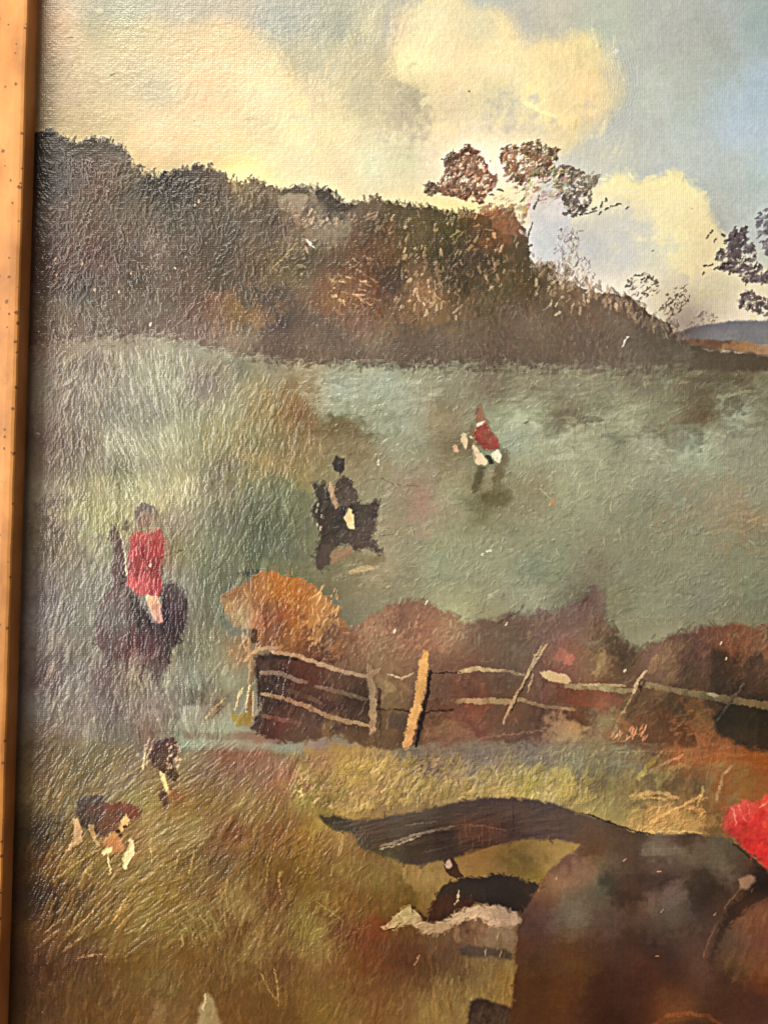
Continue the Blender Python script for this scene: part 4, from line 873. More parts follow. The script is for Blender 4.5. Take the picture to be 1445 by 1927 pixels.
for _ in range(260):
    x, y = rng.uniform(180, 350), rng.uniform(960, 1290)
    c = at(x + rng.normal(0, 9), y + rng.normal(0, 12))
    dab(x, y, 84 + rng.normal(0, 10), rng.uniform(10, 28), rng.uniform(2, 4), c + rng.normal(0, 6), rng.uniform(.2, .55), .6, .5)
with part('painted_rider', 'rider in black coat and top hat on a dark horse, painted left of centre'):
    region([(588, 912), (594, 906), (603, 916), (606, 902), (612, 904), (616, 918), (624, 936), (634, 956), (646, 946), (672, 944), (698, 948), (700, 942), (710, 941), (716, 950), (710, 966), (708, 990),
            (700, 1014), (712, 1030), (721, 1044), (714, 1046), (690, 1026), (680, 1040), (664, 1032), (656, 1026), (634, 1024), (622, 1046), (618, 1066), (604, 1073), (596, 1070), (590, 1038), (603, 1014), (603, 990),
            (594, 974), (587, 962), (594, 936)],
           [(600, 930, (76, 70, 66)), (620, 950, (62, 58, 56)), (610, 1000, (76, 56, 54)), (640, 1000, (74, 66, 62)), (690, 980, (78, 70, 66)), (705, 950, (68, 60, 58)), (680, 1010, (78, 68, 64)), (605, 1050, (92, 78, 74)),
            (600, 965, (66, 58, 56)), (630, 980, (58, 54, 54))], 3, 8, 1.2, .97, .5)
    region([(620, 906), (627, 912), (632, 935), (638, 955), (630, 956), (620, 936)], [(626, 925, (190, 158, 132)), (632, 950, (150, 116, 98))], 2, 8, 1.2, .9, .6)
    region([(632, 856), (640, 862), (647, 862), (650, 884), (641, 892), (627, 882), (625, 872), (629, 866)], [(638, 875, (64, 58, 58))], 2.5, 7, 1, 1, .6)
    region([(645, 892), (652, 898), (661, 906), (668, 920), (673, 932), (670, 948), (654, 954), (640, 950), (627, 926), (632, 908), (640, 902)], [(650, 905, (74, 68, 60)), (650, 935, (92, 82, 76)), (635, 920, (96, 84, 76))], 3, 8, 1.2, 1, .5)
    region([(648, 974), (656, 954), (664, 962), (666, 980), (668, 995), (656, 995), (650, 984)], [(658, 970, (228, 186, 130)), (660, 990, (240, 206, 156))], 2, 7, 1, 1, .9)
    for _ in range(80):
        x, y = rng.uniform(590, 712), rng.uniform(900, 1030)
        c = at(x, y)
        if c.mean() < 110:
            dab(x, y, rng.uniform(40, 110), rng.uniform(5, 14), rng.uniform(2, 4), c + rng.normal(0, 14), .5, .6, .4)
    region([(634, 1030), (656, 1028), (668, 1036), (650, 1052), (622, 1064), (622, 1046)], [(640, 1045, (150, 122, 96))], 3, 8, 2, .85, .4)
    for x, y in ((599, 950), (597, 962), (606, 972), (604, 995), (598, 988)):
        dab(x, y, 70, 9, 3, (196, 186, 168), .7, .8, .2)
dab(686, 1070, 8, 50, 12, (186, 170, 126), .7, .7)
dab(668, 1076, 12, 34, 9, (176, 160, 114), .6, .6)
dab(700, 1054, 6, 60, 12, (116, 112, 78), .6, .4)
region([(660, 1042), (720, 1046), (726, 1060), (690, 1064), (656, 1056)], [(690, 1054, (112, 108, 80))], 5, 9, 4, .6)

with part('painted_rider', 'small rider in a red coat on a pale horse, farthest off in the painted field'):
    region([(940, 838), (950, 842), (957, 862), (952, 880), (940, 905), (934, 912), (924, 914), (924, 890), (932, 876), (944, 862)], [(948, 860, (114, 100, 74)), (932, 900, (118, 108, 84))], 4, 9, 3, .85, .3)
    region([(900, 874), (915, 876), (910, 896), (902, 912), (892, 930), (888, 920), (894, 896)], [(904, 890, (92, 94, 70))], 3, 8, 2.5, .85, .3)
    region([(903, 757), (908, 768), (912, 783), (922, 794), (918, 802), (898, 800), (890, 785), (894, 770)], [(904, 775, (134, 98, 76)), (906, 795, (146, 96, 76))], 3, 8, 2, .85, .3)
    region([(884, 800), (896, 800), (894, 830), (884, 846), (874, 856), (872, 846), (880, 826)], [(884, 825, (132, 108, 84))], 4, 8, 3, .8, .3)
    region([(897, 802), (908, 799), (919, 799), (925, 810), (934, 824), (940, 842), (928, 846), (912, 846), (899, 838), (893, 828), (894, 812)],
           [(902, 815, (176, 74, 66)), (915, 830, (158, 72, 62)), (930, 835, (156, 80, 66)), (922, 810, (128, 72, 56)), (903, 835, (132, 60, 50))], 3, 8, 1.4, 1, .6)
    for pts, c in (([(867, 818), (872, 815), (878, 817), (880, 830), (876, 846), (871, 842), (870, 832), (866, 828)], (244, 220, 186)), ([(851, 840), (857, 836), (861, 840), (863, 851), (856, 852)], (230, 198, 168)),
                   ([(880, 820), (890, 822), (893, 826), (886, 825)], (234, 212, 180)), ([(889, 834), (896, 842), (900, 850), (898, 862), (893, 856), (889, 845)], (236, 206, 170)),
                   ([(896, 858), (904, 852), (910, 856), (918, 872), (913, 875), (904, 872), (900, 876), (893, 870)], (238, 204, 172)), ([(921, 855), (930, 848), (938, 847), (944, 856), (939, 873), (930, 866)], (238, 216, 180)),
                   ([(904, 794), (912, 790), (914, 792), (908, 799), (898, 804), (897, 798)], (240, 206, 180))):
        region(pts, [(pts[0][0], pts[0][1], c)], 1.5, 6, .8, 1, .9)
    region([(912, 856), (922, 858), (931, 872), (920, 874)], [(920, 865, (66, 66, 56))], 1.5, 6, 1, .9, .3)
    line([(919, 882), (918, 888), (924, 886)], 2.4, (180, 170, 140), .7, .6)
region([(896, 920), (925, 928), (968, 924), (962, 945), (940, 955), (905, 946)], [(930, 936, (112, 110, 78))], 7, 12, 6, .8)
region([(910, 885), (926, 886), (925, 920), (906, 922)], [(916, 905, (160, 156, 132))], 3, 9, 3, .7)

for (x0, y0, x1, y1, n) in ((586, 860, 722, 1076, 200), (850, 760, 958, 930, 110)):
    for _ in range(n):
        x, y = rng.uniform(x0, x1), rng.uniform(y0, y1)
        c = at(x + rng.normal(0, 5), y + rng.normal(0, 5))
        dab(x, y, rng.uniform(20, 110), rng.uniform(5, 13), rng.uniform(2, 4), c + rng.normal(0, 6), rng.uniform(.2, .5), .4, .5)
# ---- hounds on the left
with part('painted_hound', 'black, tan and white hound painted running at the lower left'):
    region([(142, 1530), (146, 1508), (160, 1496), (178, 1498), (196, 1500), (208, 1512), (240, 1510), (256, 1512), (264, 1524), (262, 1540), (248, 1545), (230, 1546), (218, 1562), (200, 1574), (182, 1570), (164, 1562), (152, 1544)],
           [(160, 1515, (74, 64, 72)), (185, 1520, (82, 72, 76)), (200, 1540, (96, 62, 62)), (250, 1525, (124, 62, 50)), (230, 1525, (118, 68, 60)), (190, 1560, (104, 70, 60)), (215, 1550, (110, 72, 62)), (165, 1550, (74, 60, 56))],
           4, 9, 1.8, .96, .5)
    region([(138, 1540), (148, 1538), (156, 1560), (155, 1583), (142, 1594), (119, 1608), (128, 1594), (140, 1584), (140, 1560)], [(145, 1570, (206, 170, 146)), (130, 1598, (206, 180, 166))], 3, 8, 1.5, .9, .9)
    region([(168, 1552), (176, 1550), (180, 1566), (190, 1590), (184, 1592), (172, 1572)], [(176, 1565, (196, 166, 120))], 2, 8, 1.5, .8, .8)
    region([(196, 1576), (214, 1566), (226, 1576), (238, 1590), (230, 1602), (206, 1606), (196, 1592)], [(215, 1585, (190, 136, 92))], 4, 8, 2, .85, .7)
    region([(228, 1542), (240, 1530), (244, 1545), (238, 1560), (226, 1564)], [(236, 1545, (222, 186, 138))], 3, 7, 1.5, .85, .9)
    for x, y in ((222, 1564), (227, 1572), (235, 1555)):
        dab(x, y, 20, 9, 7, (60, 46, 30), .9, .4, .1)
    region([(190, 1604), (202, 1594), (214, 1592), (212, 1602), (196, 1608)], [(204, 1600, (240, 218, 178))], 2, 7, 1, .95, 1.0)
    line([(205, 1608), (206, 1622), (209, 1634), (207, 1644)], 4, (228, 200, 158), .9, 1.1)
    region([(244, 1578), (254, 1580), (256, 1602), (246, 1620), (236, 1638), (232, 1628), (234, 1608), (243, 1594)], [(248, 1590, (226, 202, 178)), (240, 1615, (242, 226, 184))], 2.5, 7, 1.2, .95, 1.0)
with part('painted_hound', 'dark brown and cream hound painted behind the running one, near the meadow edge'):
    region([(282, 1412), (290, 1398), (304, 1390), (322, 1386), (334, 1396), (338, 1412), (328, 1432), (330, 1446), (335, 1460), (330, 1472), (318, 1464), (302, 1448), (288, 1440), (284, 1428)],
           [(295, 1405, (82, 58, 58)), (320, 1395, (84, 56, 58)), (300, 1430, (70, 52, 58)), (318, 1450, (88, 64, 44)), (330, 1465, (80, 54, 34))], 3, 8, 1.6, .95, .5)
    line([(281, 1392), (274, 1412), (270, 1446)], 4, (214, 194, 156), .85, 1.1)
    line([(288, 1396), (280, 1420), (278, 1440)], 3, (196, 170, 136), .7, 1.0)
    for _ in range(30):
        dab(rng.uniform(314, 342), rng.uniform(1398, 1446), rng.uniform(30, 80), rng.uniform(4, 10), 3.4, (208 + rng.normal(0, 12), 160, 132), .7, .8, .3)
    region([(300, 1448), (308, 1452), (314, 1468), (316, 1478), (322, 1492), (318, 1498), (310, 1484), (302, 1466)], [(306, 1462, (240, 212, 150)), (318, 1490, (228, 184, 146))], 2, 7, 1.2, .95, 1.0)
    region([(302, 1484), (314, 1490), (320, 1506), (312, 1524), (304, 1508), (298, 1496)], [(308, 1500, (92, 60, 54))], 3, 8, 2.5, .8, .4)
    region([(320, 1480), (340, 1486), (350, 1504), (330, 1512), (318, 1500)], [(335, 1498, (150, 96, 66))], 5, 9, 5, .6)
    ridges([(272, 1390), (340, 1390), (320, 1460), (272, 1450)], 85, 72, (10, 30), (2.2, 3.8), 1.1, 8, .3, .14)

for _ in range(220):
    x, y = rng.uniform(120, 350), rng.uniform(1390, 1650)
    c = at(x + rng.normal(0, 6), y + rng.normal(0, 6))
    dab(x, y, 52 + rng.normal(0, 14), rng.uniform(7, 18), rng.uniform(2, 4), c + rng.normal(0, 6), rng.uniform(.2, .5), .6, .5)
# ---- hound behind the horse, then the horse
with part('painted_hound', 'black, tan and white hound painted beside the large horse, head down'):
    region([(832, 1614), (851, 1612), (862, 1632), (874, 1650), (856, 1654), (838, 1640)], [(850, 1635, (76, 48, 30))], 2, 8, 1.3, .95, .4)
    region([(836, 1622), (847, 1614), (851, 1628), (842, 1636)], [(843, 1624, (206, 178, 162))], 2, 7, 1.2, .9, .7)
    region([(862, 1732), (880, 1722), (912, 1728), (960, 1740), (972, 1760), (968, 1800), (930, 1812), (880, 1800), (858, 1786), (856, 1760)],
           [(880, 1750, (96, 74, 54)), (900, 1760, (124, 100, 74)), (940, 1760, (134, 124, 96)), (960, 1740, (150, 142, 116)), (930, 1790, (118, 112, 82))], 5, 10, 4, .9, .2)
    region([(858, 1784), (876, 1778), (910, 1780), (940, 1784), (968, 1792), (966, 1806), (920, 1800), (880, 1802), (866, 1796)], [(900, 1790, (82, 76, 66))], 4, 10, 3, .9, .2)
    region([(804, 1730), (808, 1708), (822, 1684), (836, 1666), (848, 1657), (880, 1651), (930, 1645), (960, 1650), (985, 1656), (1016, 1660), (1012, 1696), (985, 1720), (948, 1712), (900, 1700), (862, 1712), (846, 1734), (820, 1738)],
           [(820, 1720, (72, 42, 26)), (840, 1690, (58, 44, 36)), (860, 1700, (76, 46, 30)), (880, 1670, (52, 46, 42)), (930, 1670, (50, 46, 44)), (980, 1680, (54, 48, 44)), (1000, 1700, (66, 50, 42))], 3, 9, 1.6, 1, .3)
    region([(770, 1700), (780, 1706), (796, 1724), (812, 1730), (806, 1738), (790, 1730), (776, 1716)], [(790, 1720, (70, 42, 26))], 2, 7, 1.3, .95, .3)
    wp = [(713, 1746), (730, 1738), (750, 1720), (758, 1708), (770, 1706), (780, 1712), (796, 1732), (815, 1736), (840, 1730), (862, 1716), (889, 1706), (929, 1703), (950, 1708), (972, 1720), (980, 1736), (968, 1744),
          (945, 1744), (922, 1742), (905, 1728), (884, 1728), (864, 1734), (846, 1748), (830, 1756), (800, 1760), (788, 1752), (776, 1742), (756, 1742), (740, 1748), (722, 1750)]
    region(wp, [(740, 1735, (180, 166, 138)), (765, 1720, (204, 190, 166)), (800, 1745, (178, 156, 130)), (880, 1715, (190, 178, 146)), (930, 1715, (196, 182, 152)), (950, 1735, (200, 188, 158)), (970, 1730, (170, 160, 130))], 3, 7, 1.4, 1, .8)
    scatter(wp, 110, lambda x, y: -40 if 900 < x else 20, (9, 26), (2.4, 4.5), [(220, 206, 180), (160, 142, 114)], .55, .9, 4, 8, 22, .4)
    line([(862, 1676), (861, 1690), (858, 1700)], 3, (206, 178, 150), .85, .9)
    line([(722, 1752), (742, 1746), (756, 1736)], 2.6, (40, 30, 20), .8, .2)
    region([(856, 1740), (864, 1744), (868, 1770), (858, 1778), (852, 1764)], [(860, 1760, (150, 126, 96))], 3, 8, 2, .7, .4)
    dab(880, 1753, 60, 9, 7, (92, 54, 34), .8, .3)
    for x, y in ((936, 1762), (913, 1793), (941, 1795)):
        dab(x, y, 78, 18, 2.6, (178, 170, 140), .7, .7, .2)

with part('painted_horse', 'large dark bay horse painted from behind at the lower right, tail streaming left'):
    leg = [(878, 1960), (880, 1910), (884, 1884), (900, 1876), (930, 1886), (962, 1896), (990, 1900), (1000, 2060), (900, 2060)]
    region(leg, [(900, 1890, (52, 40, 34)), (930, 1910, (74, 58, 48)), (960, 1920, (58, 42, 36)), (940, 2000, (56, 40, 32))], 2, 10, 3, 1, .2)
    body = [(960, 2080), (958, 1960), (962, 1903), (966, 1850), (970, 1790), (972, 1750), (984, 1715), (1000, 1690), (1010, 1676), (1030, 1640), (1060, 1612), (1098, 1592),
            (1060, 1579), (1010, 1579), (965, 1581), (930, 1591), (895, 1600), (860, 1612), (830, 1618), (792, 1628), (760, 1624), (738, 1614), (706, 1606), (680, 1596), (670, 1578), (652, 1566), (628, 1562),
            (610, 1548), (598, 1534), (625, 1532), (650, 1540), (676, 1544), (705, 1542), (740, 1536), (775, 1528), (815, 1520), (850, 1512), (895, 1503), (930, 1499), (965, 1500), (1005, 1505), (1040, 1511), (1062, 1518),
            (1090, 1530), (1120, 1540), (1146, 1548), (1190, 1562), (1228, 1569), (1262, 1570), (1290, 1566), (1325, 1570), (1356, 1574), (1380, 1586), (1406, 1606), (1426, 1626), (1446, 1638), (1520, 1700), (1660, 1760), (1660, 2080)]
    hs = [(605, 1540, (66, 62, 48)), (640, 1550, (62, 58, 46)), (700, 1560, (88, 80, 70)), (740, 1550, (92, 84, 76)), (800, 1545, (94, 84, 76)), (850, 1530, (88, 76, 68)), (900, 1520, (78, 68, 66)), (960, 1515, (78, 70, 70)),
          (720, 1590, (84, 76, 56)), (780, 1600, (68, 54, 42)), (840, 1590, (72, 58, 50)), (820, 1570, (86, 62, 50)), (880, 1560, (104, 76, 60)), (930, 1560, (96, 72, 60)), (960, 1560, (72, 60, 58)), (900, 1590, (70, 56, 52)),
          (1000, 1540, (76, 68, 66)), (1060, 1550, (84, 72, 66)), (1110, 1570, (92, 74, 62)), (1160, 1575, (88, 70, 60)), (1210, 1585, (82, 68, 60)), (1110, 1600, (96, 72, 56)), (1060, 1630, (104, 78, 60)),
          (1090, 1645, (134, 104, 88)), (1060, 1660, (126, 98, 80)), (1110, 1650, (128, 104, 88)), (1130, 1635, (108, 94, 78)), (1030, 1690, (112, 84, 66)), (1060, 1700, (112, 104, 94)), (1080, 1720, (116, 110, 102)),
          (1120, 1700, (102, 92, 80)), (1050, 1730, (104, 90, 80)), (1150, 1660, (72, 64, 56)), (1200, 1650, (66, 56, 50)), (1180, 1690, (66, 52, 44)), (1240, 1600, (112, 102, 92)), (1280, 1600, (110, 98, 86)),
          (1200, 1620, (84, 66, 58)), (1290, 1575, (80, 64, 54)), (1340, 1610, (102, 92, 80)), (1350, 1640, (112, 100, 86)), (1240, 1640, (92, 78, 68)), (1240, 1655, (62, 52, 46)), (1270, 1680, (112, 100, 92)), (1230, 1700, (104, 92, 82)),
          (1280, 1700, (98, 86, 78)), (1310, 1660, (68, 58, 48)), (1340, 1680, (72, 58, 46)), (1220, 1740, (88, 76, 66)), (1140, 1730, (96, 82, 74)), (1010, 1760, (92, 66, 48)), (1060, 1790, (92, 64, 40)), (1110, 1800, (84, 58, 42)),
          (1180, 1780, (74, 54, 42)), (1240, 1800, (64, 48, 42)), (1000, 1850, (74, 48, 28)), (1060, 1860, (84, 54, 30)), (1120, 1870, (66, 40, 26)), (1200, 1850, (64, 40, 32)), (1270, 1860, (78, 50, 34)), (1220, 1900, (82, 50, 32)),
          (1310, 1780, (72, 54, 40)), (1300, 1830, (74, 52, 38)), (1370, 1700, (84, 62, 48)), (1420, 1700, (94, 70, 52)), (1400, 1740, (110, 82, 60)), (1440, 1760, (98, 66, 44)), (1380, 1800, (96, 72, 52)), (1420, 1820, (92, 66, 48)),
          (1360, 1860, (68, 42, 32)), (1420, 1880, (64, 38, 28)), (1440, 1850, (76, 44, 28)), (1430, 1660, (56, 44, 36)), (1390, 1625, (82, 72, 60)), (1440, 1650, (50, 38, 30)), (1000, 1920, (78, 48, 24)), (1150, 1930, (60, 34, 22)), (1600, 1900, (70, 46, 32))]
    region(body, hs, 1.5, 14, 2.2, 1, .2, .25, 12, 0.12)
    scatter(body, 560, lambda x, y: 12 if y < 1600 else 30, (18, 46), (8, 18), None, .22, .10, 3, 5, 25, bristle=.6)
    scatter([(640, 1545), (880, 1515), (1060, 1520), (1060, 1575), (860, 1605), (720, 1600)], 190, lambda x, y: 11, (30, 90), (3, 6), [(98, 88, 84), (60, 50, 46), (112, 84, 68)], .35, .4, 3, 6, 5, .5)
    for pts, w, c in (([(718, 1592), (740, 1586), (780, 1570), (850, 1556)], 6, (156, 142, 124)), ([(716, 1598), (750, 1588), (790, 1572)], 4, (176, 164, 148)), ([(760, 1554), (820, 1546)], 3, (120, 108, 92)),
                      ([(820, 1562), (880, 1550), (950, 1562)], 4, (126, 92, 74))):
        line(pts, w, c, .55, .6)
    for k in range(18):
        dab(rng.uniform(850, 945), rng.uniform(1545, 1590), 90, rng.uniform(14, 34), 2.4, (138, 104, 84), .35, .35, .3)
    line([(965, 1502), (966, 1575)], 1.6, (58, 50, 50), .5, -.4)
    # shine on the quarter, saddle-side spot, flank lines
    for x, y, a, l, w, c, al in ((1075, 1718, -10, 90, 48, (120, 114, 106), .4), (1245, 1602, 4, 100, 18, (124, 114, 104), .5), (1268, 1688, 30, 70, 40, (122, 110, 104), .4), (1225, 1702, 80, 40, 16, (120, 110, 100), .4),
                                 (1350, 1635, -20, 60, 34, (114, 104, 90), .35), (1090, 1648, 32, 90, 26, (140, 106, 90), .45), (1175, 1670, 30, 80, 40, (64, 52, 46), .4), (1240, 1652, 5, 90, 16, (58, 48, 44), .4),
                                 (1320, 1690, 60, 80, 34, (64, 52, 42), .4), (1230, 1725, 10, 120, 26, (94, 82, 74), .3)):
        dab(x, y, a, l, w, c, al, .1, .5)
    region([(1388, 1652), (1408, 1644), (1424, 1654), (1410, 1672), (1394, 1674)], [(1405, 1658, (172, 148, 120))], 4, 8, 3, .9, .5)
    line([(1394, 1670), (1376, 1692), (1362, 1708)], 4, (140, 108, 84), .5, .3)
    line([(1346, 1740), (1332, 1772), (1324, 1800)], 4, (120, 94, 74), .4, .2)
    region([(1446, 1650), (1424, 1668), (1392, 1690), (1364, 1720), (1346, 1760), (1330, 1810), (1336, 1830), (1352, 1780), (1376, 1736), (1410, 1706), (1450, 1690), (1520, 1700), (1500, 1660)], [(1400, 1695, (46, 34, 28)), (1340, 1800, (60, 42, 32))], 3, 12, 4, .75)
    scatter([(1360, 1750), (1440, 1700), (1440, 1830), (1370, 1850)], 60, 70, (26, 70), (5, 11), [(124, 94, 68), (86, 60, 44)], .3, .2, 4, 5, 8, .5)
    line([(1232, 1927), (1256, 1912), (1290, 1906), (1330, 1912), (1352, 1927)], 10, (120, 72, 42), .35, .2)
    region([(1250, 1940), (1262, 1925), (1300, 1920), (1340, 1928), (1350, 1960), (1250, 1960)], [(1300, 1935, (50, 32, 24))], 3, 9, 4, .6)
    line([(1096, 1530), (1146, 1549), (1190, 1562), (1228, 1570)], 3, (50, 38, 32), .8, .3)
    line([(1268, 1568), (1292, 1564), (1320, 1568)], 2.6, (206, 180, 130), .5, .6)
    line([(1380, 1588), (1410, 1612), (1445, 1642)], 7, (58, 50, 42), .75, .2)
    for x, y, a in ((1236, 1800, 10), (1175, 1617, 40), (1245, 1713, 50), (1345, 1720, 60), (1046, 1651, 80), (1240, 1640, 10)):
        dab(x, y, a, 10, 2.6, (190, 150, 130), .8, .6, .1)
    line([(1008, 1690), (1016, 1668), (1034, 1645)], 4, (132, 84, 52), .6, .3)

with part('painted_coat', 'bright scarlet riding coat cut off by the right side of the photographed area'):
    coat = [(1360, 1560), (1358, 1538), (1368, 1520), (1382, 1514), (1404, 1510), (1424, 1512), (1440, 1502), (1480, 1492), (1560, 1470), (1660, 1480), (1660, 1740), (1560, 1720), (1500, 1680), (1446, 1634),
            (1420, 1614), (1398, 1594), (1376, 1576)]
    region(coat, [(1370, 1545, (206, 74, 66)), (1385, 1525, (214, 92, 80)), (1410, 1545, (212, 58, 52)), (1440, 1510, (224, 92, 74)), (1430, 1560, (206, 52, 48)), (1440, 1600, (190, 44, 42)), (1400, 1580, (180, 42, 42)), (1600, 1560, (190, 44, 42))], 3, 10, 3, 1, .5)
    for pts, w, c in (([(1384, 1552), (1382, 1535), (1376, 1522)], 4, (236, 136, 122)), ([(1402, 1544), (1394, 1528), (1390, 1518)], 4, (234, 124, 110)), ([(1410, 1530), (1408, 1514)], 3, (232, 120, 104)), ([(1430, 1520), (1445, 1506)], 4, (240, 140, 116))):
        line(pts, w, c, .7, .9)
    scatter(coat[:8] + [(1480, 1620), (1420, 1600)], 90, 60, (14, 34), (5, 10), [(222, 70, 60), (188, 42, 42)], .35, .4, 4, 6, 25, .5)
    for _ in range(24):
        dab(1362 + rng.normal(0, 4), rng.uniform(1520, 1575), rng.uniform(30, 120), 10, 5, (150, 84, 52), .5, .4)

# ---- finish
# a last soft drag: edges wander the way wet strokes do
wa, wb = warp_field(9)
wc, wd_ = warp_field(26)
ii = np.clip(np.arange(GW)[None, :] + (wa * 3.6 + wc * 3.0) * S + 0.5, 0, GW - 1).astype(int)
jj = np.clip(np.arange(GH)[:, None] + (wb * 3.6 + wd_ * 3.0) * S + 0.5, 0, GH - 1).astype(int)
COL, HGT, LAB = COL[jj, ii], HGT[jj, ii], LAB[jj, ii]
# the whole surface has yellowed under old varnish
gr = np.clip(COL[..., 1] - COL[..., 0], 0, 1)
kk = (0.5 + 0.35 * np.clip((YY - 560) / 80, 0, 1))[:, None]
COL[..., 0] += kk * gr
mauve = 0.75 - 0.6 * np.clip((XX[None, :] - 1300) / 40, 0, 1) * np.clip((650 - YY[:, None]) / 40, 0, 1)
COL[..., 2] -= mauve * np.clip(COL[..., 2] - COL[..., 1], 0, 1) + 0.1 * gr
m_ = COL.mean(axis=2, keepdims=True)
COL = m_ + (COL - m_) * (0.92 - 0.12 * np.clip((YY - 330) / 60, 0, 1))[:, None, None]
# strokes of undiluted colour stand out from the scumble round them
for k in range(3):
    COL[..., k] += 0.5 * (COL[..., k] - blur1(COL[..., k], 3)) + 0.28 * (COL[..., k] - blur1(COL[..., k], 10))
# pigment grain, a little dirt, linen under thin paint
g = fbm(4, 4, 51, 2) - 0.5
g2 = fbm(60, 60, 57, 3) - 0.5
g3 = fbm(18, 18, 58, 3) - 0.5
wx = noise_at(2.6, 40, 61) - .5
wy = noise_at(40, 2.6, 62) - .5
lum = COL.mean(axis=2)
hp = HGT - blur1(HGT, 4)
dark = np.clip(1.25 - lum, 0.2, 1)
COL *= (1 + (0.16 * g + 0.12 * g3) * dark + 0.035 * g2 + 0.045 * (wx + wy) * dark + 0.09 * np.clip(hp, -1, 1) * dark)[..., None]  # last term lightens ridges, darkens hollows: light on relief put into colour
HGT *= 0.55 + 0.95 * np.clip(fbm(110, 110, 91, 3), 0, 1)
HGT *= 1 - 0.6 * np.clip((blur1(lum, 3) - 0.66) / 0.12, 0, 1)
HGT += 0.5 * (fbm(5, 5, 71, 2) - .5) + 0.10 * (wx + wy)
PIC = np.clip(COL, 0, 1)
